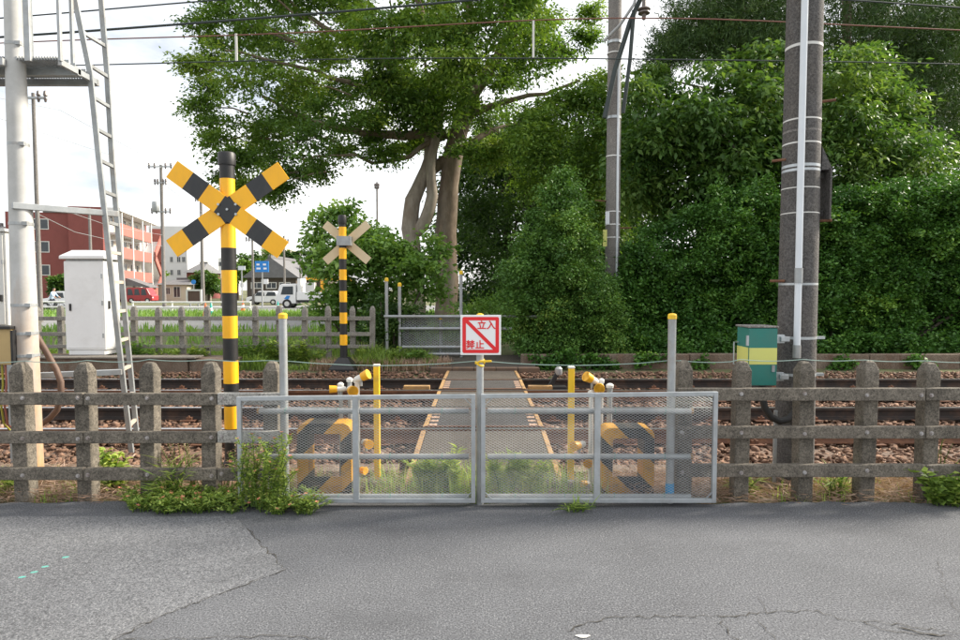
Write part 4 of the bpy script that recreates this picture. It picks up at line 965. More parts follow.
ms, mo = wire('rusty brown catenary wire crossing the trees above the contact wire', [(-80, 46), (0, 43), (190, 36.5), (420, 26), (620, 18), (790, 22), (960, 30), (1040, 35)], 9.82, .0095, 'copper')
cw, co = wire('dark contact wire crossing the whole picture above the far track', [(-80, 65), (200, 62), (480, 58), (640, 59), (800, 61), (1040, 67)], 9.82, .0095, 'wire')
for px, a_, b_ in ((236, 33.5, 61), (533.5, 20.5, 57.5)):
    t = P(px, a_, 9.82); u = P(px + .5, b_, 9.82); u.x = t.x; q = MB(); q.bar(t, u, .034, .016, (0, 1, 0)); part(q, 'dropper', M['offw'], ms)

# ================================================================== VEGETATION
LM = {}
LM['zelk'] = leafmat('tree_leaf', [(0, (0.053, 0.107, 0.023)), (.45, (0.109, 0.214, 0.037)), (.8, (0.209, 0.334, 0.056)), (1, (0.321, 0.427, 0.095))], .55, .38)
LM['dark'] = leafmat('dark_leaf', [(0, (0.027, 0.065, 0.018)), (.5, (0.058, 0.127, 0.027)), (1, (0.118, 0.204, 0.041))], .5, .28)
LM['hedge'] = leafmat('glossy_hedge_leaf', [(0, (0.031, 0.095, 0.019)), (.5, (0.067, 0.174, 0.028)), (.85, (0.126, 0.266, 0.040)), (1, (0.233, 0.408, 0.062))], .46, .2, .35)
LM['bush'] = leafmat('glossy_bush_leaf', [(0, (0.041, 0.108, 0.025)), (.5, (0.088, 0.197, 0.037)), (.85, (0.161, 0.299, 0.058)), (1, (0.300, 0.428, 0.089))], .45, .2, .35)
LM['broad'] = leafmat('broad_leaf', [(0, (0.037, 0.086, 0.022)), (.5, (0.077, 0.169, 0.035)), (1, (0.184, 0.288, 0.071))], .48, .38)
LM['pine'] = leafmat('pine_needle', [(0, (0.022, 0.052, 0.015)), (.5, (0.045, 0.094, 0.022)), (1, (0.095, 0.155, 0.037))], .6, .2)
LM['light'] = leafmat('pale_shrub_leaf', [(0, (0.094, 0.192, 0.041)), (.5, (0.168, 0.312, 0.068)), (1, (0.319, 0.469, 0.132))], .5, .4)
LM['weed'] = leafmat('weed_leaf', [(0, (0.112, 0.193, 0.039)), (.5, (0.239, 0.368, 0.074)), (1, (0.479, 0.553, 0.147))], .6, .35)
LM['straw'] = leafmat('dry_straw', [(0, (0.188, 0.113, 0.074)), (.5, (0.352, 0.238, 0.176)), (1, (0.540, 0.410, 0.338))], .9, .2)

def crown(parent, V, Q, T, mt, name='crown'):
    me = np_mesh(name, V, Q, mt, T, WL[parent.name]); o_ = link(name, me, WL[parent.name], parent); return o_
def joinVQT(*sets):
    Vs, Qs, Ts = [], [], []; k_ = 0
    for V, Q, T in sets: Vs.append(V); Qs.append(Q + k_); Ts.append(T); k_ += len(V)
    return np.concatenate(Vs), np.concatenate(Qs), np.concatenate(Ts)
def limb(q, pts, r0, r1, rnd_, wob=.06, n=8):
    pts = [Vector(p_) for p_ in pts]; o_ = []
    for a_, b_ in zip(pts[:-1], pts[1:]):
        k_ = max(2, int((b_ - a_).length / .5))
        for i in range(k_): o_.append(a_.lerp(b_, i / k_))
    o_.append(pts[-1]); s_ = [o_[0]]
    for i in range(1, len(o_) - 1): s_.append((o_[i - 1] + o_[i] * 2 + o_[i + 1]) / 4 + Vector((rnd_.uniform(-wob, wob), rnd_.uniform(-wob, wob), rnd_.uniform(-wob, wob))) * .6)
    s_.append(o_[-1]); k_ = len(s_)
    q.tube(s_, [(r0 + (r1 - r0) * (i / (k_ - 1)) ** .8) * rnd_.uniform(.93, 1.07) for i in range(k_)], n)

# ---- great spreading tree
TY = 24.0; rnd = random.Random(21); rng = np.random.default_rng(21)
base = P(445, 330, TY)
bt = thing('spreading_tree', 'great spreading broadleaf tree with two grey brown trunks behind the far gate', 'tree', (base.x, TY, .05))
q = MB(); limb(q, [(P(447, 320, TY).x, TY, .0), P(447, 300, TY), P(446, 262, TY), P(446, 215, TY), P(451, 170, TY), P(458, 132, TY), P(470, 98, TY)], .47, .34, rnd, .05, 14); part(q, 'trunk', M['bark'], bt, smooth=True)
q = MB(); limb(q, [(P(416, 322, TY - .3).x, TY - .3, .0), P(416, 290, TY - .3), P(412, 245, TY - .3), P(409, 212, TY - .3), P(417, 188, TY - .2), P(427, 172, TY - .1), P(432, 150, TY), P(428, 118, TY + .1), P(430, 80, TY + .3)], .40, .20, rnd, .05, 14); part(q, 'trunk', M['barkp'], bt, smooth=True)
q = MB(); limb(q, [P(416, 232, TY - .35), P(427, 222, TY - .5), P(433, 196, TY - .55), P(430, 168, TY - .5), P(435, 140, TY - .4), P(441, 112, TY - .3), P(438, 84, TY - .3)], .26, .14, rnd, .04, 12); part(q, 'limb', M['barkp'], bt, smooth=True)
limbs = [([(430, 172), (448, 158), (458, 140)], .22, .2, 0), ([(458, 135), (430, 132), (385, 136), (345, 128), (300, 118), (262, 96)], .22, .06, -1.0), ([(430, 100), (400, 70), (360, 45), (310, 20), (270, -20)], .2, .05, .6), ([(455, 130), (420, 150), (385, 165), (340, 152), (300, 160)], .13, .035, -2.2),
         ([(470, 98), (490, 70), (505, 40), (525, 5), (540, -60)], .24, .07, .5), ([(468, 100), (440, 60), (420, 10), (400, -70)], .22, .06, 1.2), ([(466, 118), (500, 100), (545, 95), (580, 80)], .15, .04, -1.2), ([(470, 98), (470, 40), (468, -30), (460, -120)], .25, .07, 0),
         ([(398, 70), (392, 40), (390, 0)], .07, .03, -2.5), ([(430, 100), (380, 95), (330, 75), (280, 62), (225, 50)], .14, .03, -3), ([(458, 150), (490, 130), (520, 122), (560, 128)], .14, .04, 2.0), ([(428, 118), (424, 90), (425, 60)], .12, .05, -.5), ([(340, 60), (300, 45), (240, 20)], .08, .03, 1), ([(470, 110), (478, 90), (500, 62)], .13, .05, -2.)]
for pts, r0, r1, dy in limbs:
    k_ = len(pts); q = MB(); limb(q, [P(a_, b_, TY + dy * i / (k_ - 1)) for i, (a_, b_) in enumerate(pts)], r0, r1, rnd, .12, 9); part(q, 'limb', M['bark'], bt, smooth=True)
poly = [(222, 82), (228, 40), (236, -50), (272, -150), (350, -220), (450, -230), (530, -170), (572, -60), (568, 18), (545, 46), (522, 80), (508, 122), (488, 140), (460, 112), (430, 118), (405, 138), (380, 120), (352, 132), (330, 156), (300, 158), (284, 172), (262, 172), (248, 160), (236, 140), (224, 112)]
cl = clumps_in(rnd, poly, 200, TY, 5.5, (.65, 1.15), .75, .55)
# fringe clumps that break the outline
for (a_, b_, r_) in [(204, 105, .5), (210, 85, .6), (212, 122, .55), (206, 60, .55), (214, 40, .6), (222, 10, .6), (216, 140, .5), (228, 160, .55), (246, 184, .5), (268, 190, .45), (283, 184, .4), (318, 168, .45), (341, 150, .4), (208, 20, .6), (190, 65, .4), (384, 152, .35), (370, 140, .4), (590, 10, .45), (583, 35, .4), (560, 52, .4), (402, 148, .4), (420, 140, .4), (300, 172, .4), (228, 176, .4), (470, 150, .6), (495, 152, .6), (520, 145, .6)]:
    c_ = P(a_, b_, TY + rnd.uniform(-2, 2)); cl.append((c_.x, c_.y, c_.z, r_, r_, r_ * .7))
S1 = sprays(rng, cl, 16, 64, .44, .165, .075, .4, .42, .45, 1.0, .5, .26)
crown(bt, *S1, LM['zelk'])
q = MB()
for c_ in cl[::2]:
    a_ = Vector(c_[:3]); d_ = (Vector((P(455, 90, TY).x, TY, P(455, 90, TY).z)) - a_).normalized()
    limb(q, [a_ + d_ * rnd.uniform(1.2, 2.2) + Vector((0, 0, -.4)), a_ + d_ * .5, a_ - d_ * .4], .035, .012, rnd, .1, 5)
o_ = part(q, 'twigs', M['bark'], bt); o_['kind'] = 'stuff'

def tree(name, label, base_px, Y, poly, n, r, dY, nsub, nleaf, sub_r, L, W, mt, trunk_top, tr, seed, bark='barkd', droop=.35, flat=.4, squash=.7, shell=.5, tb=.5, group='trees behind the hedge', limbs_=5, z0=.1, fringe=(), upn=1.0, mind=.3):
    rnd_ = random.Random(seed); rng_ = np.random.default_rng(seed); b_ = P(base_px, 330, Y)
    root = thing(name, label, 'tree', (b_.x, Y, z0), group)
    top = P(trunk_top[0], trunk_top[1], Y); q = MB(); limb(q, [(b_.x, Y, z0 - .1), (b_.x + .1, Y, 2.0), (b_.x * .5 + top.x * .5, Y, top.z * .55), top], tr, tr * .35, rnd_, .06, 12); part(q, 'trunk', M[bark], root, smooth=True)
    cl_ = clumps_in(rnd_, poly, n, Y, dY, r, squash, mind)
    for (a_, b2, r_) in fringe: c_ = P(a_, b2, Y + rnd_.uniform(-dY, dY) * .6); cl_.append((c_.x, c_.y, c_.z, r_, r_, r_ * squash))
    for i in range(limbs_):
        c_ = Vector(rnd_.choice(cl_)[:3]); st = Vector((b_.x, Y, 0)).lerp(top, rnd_.uniform(.4, .95)); st.z = max(1.2, top.z * rnd_.uniform(.4, .95)); q = MB(); limb(q, [st, st.lerp(c_, .5) + Vector((0, 0, .3)), c_], tr * .35, tr * .1, rnd_, .1, 8); part(q, 'limb', M[bark], root, smooth=True)
    crown(root, *sprays(rng_, cl_, nsub, nleaf, sub_r, L, W, droop, flat, shell, upn, tb), mt)
    return root
# dark wood behind
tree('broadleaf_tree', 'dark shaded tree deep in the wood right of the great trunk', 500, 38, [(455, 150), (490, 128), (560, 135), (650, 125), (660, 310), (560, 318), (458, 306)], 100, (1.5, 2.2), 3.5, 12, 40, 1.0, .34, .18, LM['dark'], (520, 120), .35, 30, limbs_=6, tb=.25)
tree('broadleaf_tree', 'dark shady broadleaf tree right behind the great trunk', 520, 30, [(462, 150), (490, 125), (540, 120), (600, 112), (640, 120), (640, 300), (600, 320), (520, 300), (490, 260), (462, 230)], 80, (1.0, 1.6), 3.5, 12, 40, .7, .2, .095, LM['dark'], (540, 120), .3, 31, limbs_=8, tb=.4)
tree('broadleaf_tree', 'sunlit broadleaf tree left of the catenary pole', 575, 21, [(525, 128), (548, 110), (578, 98), (605, 90), (632, 105), (650, 190), (610, 230), (560, 210), (520, 180)], 60, (.6, 1.0), 2.2, 13, 46, .5, .15, .065, LM['zelk'], (580, 120), .22, 32, limbs_=6, fringe=[(560, 96, .35), (592, 84, .35), (606, 76, .3), (530, 115, .3), (545, 103, .3)], tb=.45)
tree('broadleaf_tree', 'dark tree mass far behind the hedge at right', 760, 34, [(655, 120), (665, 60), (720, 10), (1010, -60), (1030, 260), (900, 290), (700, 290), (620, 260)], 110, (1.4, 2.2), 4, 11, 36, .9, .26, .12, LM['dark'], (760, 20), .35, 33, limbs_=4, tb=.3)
tree('broadleaf_tree', 'leafy tree with drooping long leaves between the two poles', 705, 16.6, [(640, 95), (665, 72), (700, 66), (730, 72), (775, 60), (790, 80), (790, 200), (740, 230), (660, 220), (625, 190), (622, 130)], 84, (.45, .8), 1.5, 13, 27, .42, .195, .085, LM['broad'], (705, 95), .16, 34, droop=.7, flat=.3, limbs_=6, fringe=[(655, 70, .3), (785, 50, .35), (765, 48, .3), (740, 60, .3), (640, 85, .3)], tb=.55)
tree('broadleaf_tree', 'leafy tree with layered pale sprays right of the concrete pole', 850, 16.4, [(815, 75), (840, 62), (870, 60), (890, 85), (905, 110), (930, 150), (940, 175), (900, 215), (830, 220), (800, 200), (800, 100)], 76, (.42, .75), 1.4, 13, 30, .42, .175, .06, LM['broad'], (850, 80), .14, 35, droop=.6, flat=.25, squash=.55, limbs_=6, fringe=[(895, 90, .3), (870, 48, .3), (925, 140, .3), (955, 150, .35), (850, 52, .3), (905, 118, .3)], tb=.58)
# pines: tufts of needles
def pine(label, base_px, Y, clpts, seed, trunk_top, tr=.2):
    rnd_ = random.Random(seed); rng_ = np.random.default_rng(seed); b_ = P(base_px, 330, Y)
    root = thing('pine_tree', label, 'tree', (b_.x, Y, .1), 'pines behind the hedge')
    top = P(*trunk_top, Y); q = MB(); limb(q, [(b_.x, Y, 0), (b_.x + .15, Y, 3), P(trunk_top[0], 60, Y), top], tr, tr * .5, rnd_, .08, 12); part(q, 'trunk', M['bark'], root, smooth=True)
    sub = []
    for (a_, b2, n_, rx, rz) in clpts:
        for i in range(n_):
            c_ = P(a_ + rnd_.uniform(-rx, rx), b2 + rnd_.uniform(-rz, rz), Y + rnd_.uniform(-2.2, 2.2)); sub.append(c_)
        c_ = P(a_, b2, Y); q = MB(); st = Vector((P(trunk_top[0], b2 + 25, Y).x, Y, P(trunk_top[0], b2 + 25, Y).z)); limb(q, [st, st.lerp(c_, .5) + Vector((0, .2, .15)), c_], .07, .02, rnd_, .1, 7); part(q, 'limb', M['bark'], root, smooth=True)
    sub = np.array([tuple(c_) for c_ in sub]); k_ = 42; s = np.repeat(sub, k_, 0); n_ = len(s)
    d = unit(rng_.normal(size=(n_, 3)) + np.array([0, 0, .55])); s = s + rng_.normal(size=(n_, 3)) * np.array([.17, .17, .09])
    V, Q = leaf_geo(s, d, rng_.normal(size=(n_, 3)), rng_.uniform(.12, .24, n_), .030, .1)
    T = np.clip(np.repeat(rng_.normal(.5, .17, len(sub)), k_) + rng_.normal(0, .1, n_), 0, 1)
    crown(root, V, Q, T, LM['pine'])
pine('tall pine with dense dark needles at the top between the poles', 735, 20, [(672, 48, 80, 20, 16), (705, 22, 180, 38, 20), (750, 10, 200, 45, 25), (690, 45, 110, 35, 15), (740, 42, 110, 35, 15), (780, 30, 150, 30, 30), (655, 75, 50, 14, 12), (715, -40, 130, 50, 30), (775, -40, 130, 50, 30)], 41, (742, -90))
pine('tall pine with a leaning grey trunk at the upper right', 872, 20, [(850, 20, 120, 40, 25), (900, 30, 200, 40, 30), (940, 45, 230, 35, 40), (890, 70, 150, 40, 20), (930, 95, 150, 40, 25), (950, 120, 170, 30, 30), (975, 20, 170, 30, 50), (840, -30, 150, 60, 30), (930, -40, 170, 60, 35), (905, 130, 90, 25, 20), (980, 150, 130, 30, 40)], 42, (846, -80), .22)
# ---- big rounded evergreen bush
def shrub(name, label, Y, cl_, seed, nsub, nleaf, sub_r, L, W, mt, cat='bush', group=None, stem=True, z0=.12, tb=.5, droop=.1, flat=.75, shell=.33, upn=.7):
    rng_ = np.random.default_rng(seed); rnd_ = random.Random(seed); mxy = np.mean(np.array(cl_)[:, :2], 0)
    root = thing(name, label, cat, (mxy[0], mxy[1], z0), group)
    if stem:
        q = MB()
        for c_ in cl_[::max(1, len(cl_) // 8)]: b_ = Vector((mxy[0] * .6 + c_[0] * .4, mxy[1] * .6 + c_[1] * .4, z0)); limb(q, [b_, b_.lerp(Vector(c_[:3]), .5) + Vector((0, 0, .1)), Vector(c_[:3])], .05, .012, rnd_, .04, 6)
        part(q, 'stem', M['barkd'], root)
    crown(root, *sprays(rng_, cl_, nsub, nleaf, sub_r, L, W, droop, flat, shell, upn, tb, .13), mt, 'foliage'); return root
rnd = random.Random(51); cl = []
def fillc(poly, n, Y, dY, r): 
    global cl
    cl += clumps_in(rnd, poly, n, Y, dY, r, .95, .22)
cl = []; fillc([(513, 350), (508, 320), (513, 280), (522, 250), (535, 225), (548, 200), (560, 190), (572, 196), (583, 225), (592, 258), (610, 296), (628, 352)], 120, 13.5, .55, (.28, .44))
for a_, b_ in ((506, 330), (509, 300), (514, 270), (522, 243), (533, 218), (545, 196), (556, 184), (568, 184), (580, 205), (562, 178)): c_ = P(a_, b_, 13.8); cl.append((c_.x, c_.y, c_.z, .16, .16, .24))
shrub('evergreen_bush', 'large rounded evergreen bush beside the far end of the crossing', 13.75, cl, 51, 17, 46, .17, .07, .034, LM['bush'], 'bush', tb=.55)
# ---- hedge, three runs of bushes grown together
rnd = random.Random(52); cl = []
fillc([(618, 352), (618, 285), (640, 255), (665, 240), (690, 225), (720, 212), (760, 205), (800, 215), (850, 205), (885, 198), (930, 190), (1010, 190), (1025, 352)], 400, 14.25, .65, (.30, .46))
HB = clumps_in(random.Random(57), [(612, 352), (618, 300), (640, 270), (690, 240), (760, 222), (850, 222), (930, 205), (1030, 205), (1030, 352)], 90, 15.2, .3, (.6, .8), 1.0, .3)
for i in range(46):
    px = 620 + i * 8.8; yt = np.interp(px, [618, 640, 665, 690, 720, 760, 800, 850, 885, 930, 1010], [278, 248, 232, 216, 202, 196, 207, 197, 190, 183, 183]) + rnd.uniform(-9, 9); c_ = P(px, yt, 14.2 + rnd.uniform(-.5, .5)); r_ = rnd.uniform(.14, .3); cl.append((c_.x, c_.y, c_.z, r_, r_, r_))
for i in range(40):
    px = 632 + i * 10; c_ = P(px, rnd.uniform(340, 352), 13.3 + rnd.uniform(-.15, .15)); cl.append((c_.x, c_.y, max(c_.z, .4), .28, .22, .22))
shrub('hedge', 'long dense dark green hedge along the far side of the tracks', 14.15, cl, 52, 15, 32, .18, .085, .046, LM['hedge'], 'hedge', tb=.46)
hedge_o = [o_ for o_ in bpy.data.objects if o_.name == 'hedge'][0]
crown(hedge_o, *sprays(np.random.default_rng(57), HB, 12, 40, .45, .2, .11, .1, .75, .5, .5, .35, .1), LM['hedge'], 'inner_foliage')
# ivy over the retaining wall
cl = []; rnd = random.Random(53)
for (a_, b_, n_) in ((545, 365, 10), (575, 362, 10), (610, 366, 8), (650, 362, 8), (700, 366, 4), (845, 366, 7), (915, 365, 6)):
    for i in range(n_): c_ = P(a_ + rnd.uniform(-16, 16), b_ + rnd.uniform(-8, 5), 12.42); cl.append((c_.x, c_.y, c_.z, .12, .05, .08))
shrub('ivy', 'ivy patches hanging over the stained retaining wall', 12.4, cl, 53, 5, 14, .09, .07, .055, LM['hedge'], 'ivy', stem=False, z0=0, tb=.5)
# ---- light shrub behind the far crossbuck
rnd = random.Random(61); cl = []
fillc([(330, 335), (326, 290), (324, 255), (332, 230), (352, 222), (375, 230), (392, 245), (420, 250), (438, 255), (436, 285), (400, 300), (385, 325), (345, 330)], 62, 15.2, 1.0, (.25, .42))
for a_, b_ in ((318, 222), (331, 212), (348, 208), (313, 262), (312, 240), (430, 240), (442, 250), (425, 262), (413, 270), (322, 232), (318, 300), (340, 215)): c_ = P(a_, b_, 15.0); cl.append((c_.x, c_.y, c_.z, .2, .2, .2))
shrub('leafy_shrub', 'loose pale green leafy shrub behind the far crossing signpost', 15.2, cl, 61, 10, 17, .27, .155, .085, LM['light'], 'shrub', droop=.3, flat=.6, shell=.5, tb=.42)
rnd = random.Random(62); cl = []
fillc([(368, 352), (364, 320), (380, 300), (405, 300), (418, 320), (412, 352)], 18, 13.75, .2, (.2, .32)); shrub('leafy_shrub', 'low dark rounded shrub beside the far gate post', 13.75, cl, 62, 12, 30, .16, .075, .04, LM['dark'], 'shrub', tb=.5)
rnd = random.Random(63); cl = []
fillc([(505, 320), (505, 300), (470, 302), (455, 312)], 10, 19, 1.0, (.25, .4)); shrub('leafy_shrub', 'low bright undergrowth behind the far gate', 19, cl, 63, 10, 26, .22, .12, .05, LM['light'], 'shrub', stem=False, tb=.5)

# ---- grasses
def blades(rng_, N, x, y, z, h, wd, lean=.45):
    an = rng_.uniform(0, 6.28, N); d = np.stack([np.cos(an), np.sin(an), np.zeros(N)], 1); s = np.stack([-np.sin(an), np.cos(an), np.zeros(N)], 1)
    b = np.stack([x, y, z], 1); h = h[:, None]; ln = rng_.uniform(.1, 1, (N, 1)) * lean
    m_ = b + np.array([0, 0, 1]) * h * .55 + d * h * ln * .3; t = b + np.array([0, 0, 1]) * h * (1 - ln * .35) + d * h * ln
    V = np.stack([b - s * wd / 2, b + s * wd / 2, m_ + s * wd * .42, m_ - s * wd * .42, t], 1).reshape(-1, 3)
    i = np.arange(N) * 5; Q = np.concatenate([np.stack([i, i + 1, i + 2, i + 3], 1), np.stack([i + 3, i + 2, i + 4, i + 4], 1)])
    tri = np.stack([i + 3, i + 2, i + 4], 1)
    return V, np.stack([i, i + 1, i + 2, i + 3], 1), tri
def grass(name, label, rng_, x, y, z, h, wd, mt, tb=.5, lean=.5, cat='grass'):
    N = len(x); V, Q4, T3 = blades(rng_, N, x, y, z, h, wd, lean); t = np.clip(rng_.normal(tb, .2, N), 0, 1)
    allq = np.concatenate([np.concatenate([Q4[:, [0, 1, 2]], Q4[:, [0, 2, 3]]]), T3])
    me = np_mesh(name, V, allq, mt, np.concatenate([t, t, t])); o_ = link(name, me); tag(o_, label, cat, kind='stuff'); return o_
rng = np.random.default_rng(71)
def patch(rng_, N, cx, cy, sx, sy): return cx + rng_.normal(0, sx, N), cy + rng_.normal(0, sy, N)
# dry straw behind the fences
N = 22000; x = np.concatenate([rng.uniform(-4.4, -1.5, 8500), rng.uniform(1.1, 4.6, 11500), rng.uniform(-1.5, 1.1, 2000)]); y = rng.uniform(4.63, 5.42, N)
sa = rng.uniform(0, 6.28, N); sd_ = np.stack([np.cos(sa), np.sin(sa) * .8, rng.uniform(-.12, .45, N)], 1)
V, Q = leaf_geo(np.stack([x, y, -.035 + rng.random(N) ** 2 * .10], 1), sd_, rng.normal(size=(N, 3)) + np.array([0, 0, .6]), rng.uniform(.05, .2, N), .0055, .1)
o_ = link('dry_grass', np_mesh('dry_grass', V, Q, LM['straw'], np.clip(rng.normal(.5, .24, N), 0, 1))); tag(o_, 'matted dry straw between the fence and the cable trough', 'grass', kind='stuff')
N = 3500; x = rng.uniform(-4.4, 4.6, N); y = rng.uniform(4.61, 5.40, N); cl_ = (np.sin(x * 3.1) + np.sin(x * 7.7 + 1)) > .2; x, y = x[cl_], y[cl_]; N = len(x)
grass('green_grass', 'sparse green grass tufts sprouting along the fence foot', rng, x, y, np.full(N, -.045), rng.uniform(.04, .16, N), .007, LM['weed'], .45, .8)
# grass behind gate
N = 1300; x = np.concatenate([rng.normal(-.25, .38, 650), rng.normal(.35, .45, 650)]); y = rng.uniform(4.62, 5.15, N); k_ = np.abs(x) < 1.0; x, y = x[k_], y[k_]; N = len(x)
grass('gate_grass', 'tall soft green grass growing behind the mesh gate', rng, x, y, np.full(N, -.03), rng.uniform(.05, .30, N), .007, LM['weed'], .62, .6)
# lineside verge across the tracks
N = 30000; x = rng.uniform(-10.2, -.9, N); y = rng.uniform(12.3, 14.6, N); k_ = (y > 13.0) | (x > -5.0); x, y = x[k_], y[k_]; N = len(x); dens = np.sin(x * 2.3) + np.sin(x * 5.1 + y * 3) * .8
h = rng.uniform(.05, .24, N) * (1 + .6 * np.clip(dens, -.8, 1.4)) * np.where(x > -4.5, 1.25, 1.0); grass('verge_grass', 'rough green grass and weeds under the far fence', rng, x, y, np.where(y > 12.7, .11, .0), h, .013, LM['weed'], .42, 1.1)
N = 5000; x = rng.uniform(-3.4, -.6, N); y = rng.uniform(12.2, 13.1, N); grass('dry_verge_grass', 'tufts of pale dry grass near the far gate', rng, x, y, np.full(N, .0), rng.uniform(.06, .30, N), .012, LM['straw'], .6, .9)
N = 26000; x = -rng.uniform(1.0, 40, N); y = np.sqrt(rng.uniform(15 ** 2, 44 ** 2, N)); k_ = ~((y > 23.6) & (y < 33.4)); x, y = x[k_], y[k_]; N = len(x)
grass('field_grass', 'tall green grass on the land beyond the far fence', rng, x, y, np.interp(y, [15, 17, 30, 44], [.14, .16, .02, .01]), rng.uniform(.12, .42, N), .05, LM['light'], .45, .6)
N = 4000; x = rng.uniform(-3.5, 4, N); y = rng.uniform(17, 26, N); grass('wood_floor_grass', 'bright grass on the floor of the wood behind the far gate', rng, x, y, np.full(N, .12), rng.uniform(.15, .5, N), .045, LM['light'], .5, .6)

# ---- single plants
def weed(name, label, base_pts, seed, hgt, nst, leafL, leafW, mt, spread=.3, tb=.5, cat='plant', group=None, flowers=0, lpn=3, step=.03):
    """stems from base points, leaves all along them"""
    rnd_ = random.Random(seed); rng_ = np.random.default_rng(seed); c0 = base_pts[0]
    root = thing(name, label, cat, c0, group); q = MB(); pos = []; ax = []; tips = []
    for i in range(nst):
        b_ = Vector(rnd_.choice(base_pts)) + Vector((rnd_.uniform(-.03, .03), rnd_.uniform(-.03, .03), 0)); H = hgt * rnd_.uniform(.45, 1.05); an = rnd_.uniform(0, 6.28); sp = spread * rnd_.uniform(.2, 1)
        pts = [b_ + Vector((math.cos(an) * sp * t * t, math.sin(an) * sp * .6 * t * t, H * (t - .25 * t * t * sp / max(hgt, .01)))) for t in (0, .2, .4, .6, .8, 1)]
        q.tube(pts, [.004, .0038, .0034, .003, .0024, .0016], 5); tips.append(pts[-1]); L_ = H
        for k_ in range(int(L_ / step)):
            t = .12 + .88 * (k_ + .5) / max(1, int(L_ / step)); u = t * 5; j = min(int(u), 4); p_ = pts[j].lerp(pts[j + 1], u - j)
            for l_ in range(lpn):
                a2 = rnd_.uniform(0, 6.28); pos.append(tuple(p_)); ax.append((math.cos(a2), math.sin(a2), rnd_.uniform(-.15, .75)))
    part(q, 'stem', LM['weed'], root)['kind'] = 'stuff'
    pos = np.array(pos); ax = np.array(ax); n_ = len(pos); sz = rng_.uniform(.55, 1.2, n_); nr = rng_.normal(size=(n_, 3)) * .35 + np.array([0, 0, 1])
    V, Q = leaf_geo(pos, ax, nr, leafL * sz, leafW * sz); T = np.clip(rng_.normal(tb, .2, n_), 0, 1); crown(root, V, Q, T, mt, 'leaves')
    f0 = None
    for t_ in tips[:flowers]:
        if f0 is None:
            f = MB()
            for k_ in range(5):
                a_ = k_ * 1.2566; f.add([(0, 0, 0), (.011 * math.cos(a_ - .5), .011 * math.sin(a_ - .5), .006), (.017 * math.cos(a_), .017 * math.sin(a_), .008), (.011 * math.cos(a_ + .5), .011 * math.sin(a_ + .5), .006)], [(0, 1, 2, 3)])
            f0 = link('flower', f.mesh('flower', M['pinkp']), t_, root)
        else: o_ = share(f0, 'flower', root, t_); o_.rotation_euler = (rnd_.uniform(-.9, .3), rnd_.uniform(-.5, .5), 0)
    return root
def spread_pts(a, b, ya, yb, n, seed, z=0.0):
    r_ = random.Random(seed); return [G(r_.uniform(a, b), r_.uniform(ya, yb), z) for i in range(n)]
weed('flowering_weed', 'low sprawling weeds with salmon flowers spilling onto the road left of the gate', spread_pts(128, 312, 499, 514, 130, 81), 81, .15, 460, .031, .012, LM['weed'], .20, .6, flowers=60, step=.012)
weed('flowering_weed', 'taller bushy weed with salmon flowers climbing the left end of the mesh gate', [P(px, 506, 4.42) + Vector((0, 0, 0)) for px in (243, 252, 262, 272, 282)], 82, .56, 30, .038, .013, LM['weed'], .24, .66, flowers=20, step=.013)
for o_ in ():
    pass
weed('broadleaf_weed', 'young broadleaf weed sprouting behind the left fence rails', [Vector((P(112, 500, 4.86).x, 4.86, -.04)), Vector((P(120, 500, 4.9).x, 4.9, -.04))], 83, .44, 14, .095, .045, LM['weed'], .22, .75, step=.035, lpn=2)
weed('broadleaf_weed', 'leafy bush pushing through the fence at the right picture edge', [Vector((P(px, 500, 4.55).x, 4.55, -.02)) for px in (932, 940, 948, 956, 966)], 84, .30, 30, .07, .046, LM['weed'], .22, .42, step=.024, lpn=2)
weed('grass_clump', 'upright tuft of long grass at the foot of the left fence', [Vector((P(px, 500, 4.6).x, 4.6, -.01)) for px in (166, 172, 178)], 85, .40, 26, .16, .010, LM['weed'], .15, .62, step=.05, lpn=2)
weed('tall_weed', 'tall feathery dry weed standing against the left fence by the banded post', [Vector((P(px, 500, 4.78).x, 4.78, -.03)) for px in (180, 196, 204, 222, 228)], 86, .52, 24, .034, .007, LM['straw'], .14, .45, step=.016)
weed('tall_weed', 'tall pale green weed growing through the crossing deck behind the left gate leaf', [Vector((P(452, 500, 4.8).x, 4.8, -.02))], 87, .42, 7, .085, .017, LM['weed'], .04, .85, step=.012)
weed('tall_weed', 'clump of feathery weeds behind the middle of the right gate leaf', [Vector((P(px, 500, 4.8).x, 4.8, -.02)) for px in (496, 510, 522, 532)], 88, .36, 34, .075, .013, LM['weed'], .18, .72, step=.012)
weed('tall_weed', 'clump of feathery weeds behind the middle of the left gate leaf', [Vector((P(px, 500, 4.8).x, 4.8, -.02)) for px in (425, 434, 443)], 89, .32, 28, .075, .013, LM['weed'], .16, .7, step=.012)
weed('tall_weed', 'thin reddish dry stems beside the right fence end', [Vector((P(px, 490, 5.0).x, 5.0, -.03)) for px in (935, 942, 950)], 90, .55, 9, .045, .010, LM['straw'], .25, .35, step=.05, lpn=1)
for i, (px, lab) in enumerate(((12, 'short bright grass tuft at the left picture edge behind the fence'), (745, 'small grass tuft at the foot of the fence post beside the control box'), (836, 'small green grass tuft right of the concrete pole'), (575, 'grass tuft in front of the right gate leaf foot'))):
    weed('grass_clump', lab, [Vector((P(px + d_, 500, 4.80 if i != 3 else 4.42).x, 4.80 if i != 3 else 4.42, -.03 if i != 3 else 0)) for d_ in (-5, 0, 5)], 91 + i, .24 if i != 3 else .09, 22, .12, .009, LM['weed'], .16, .6, step=.04, lpn=2)
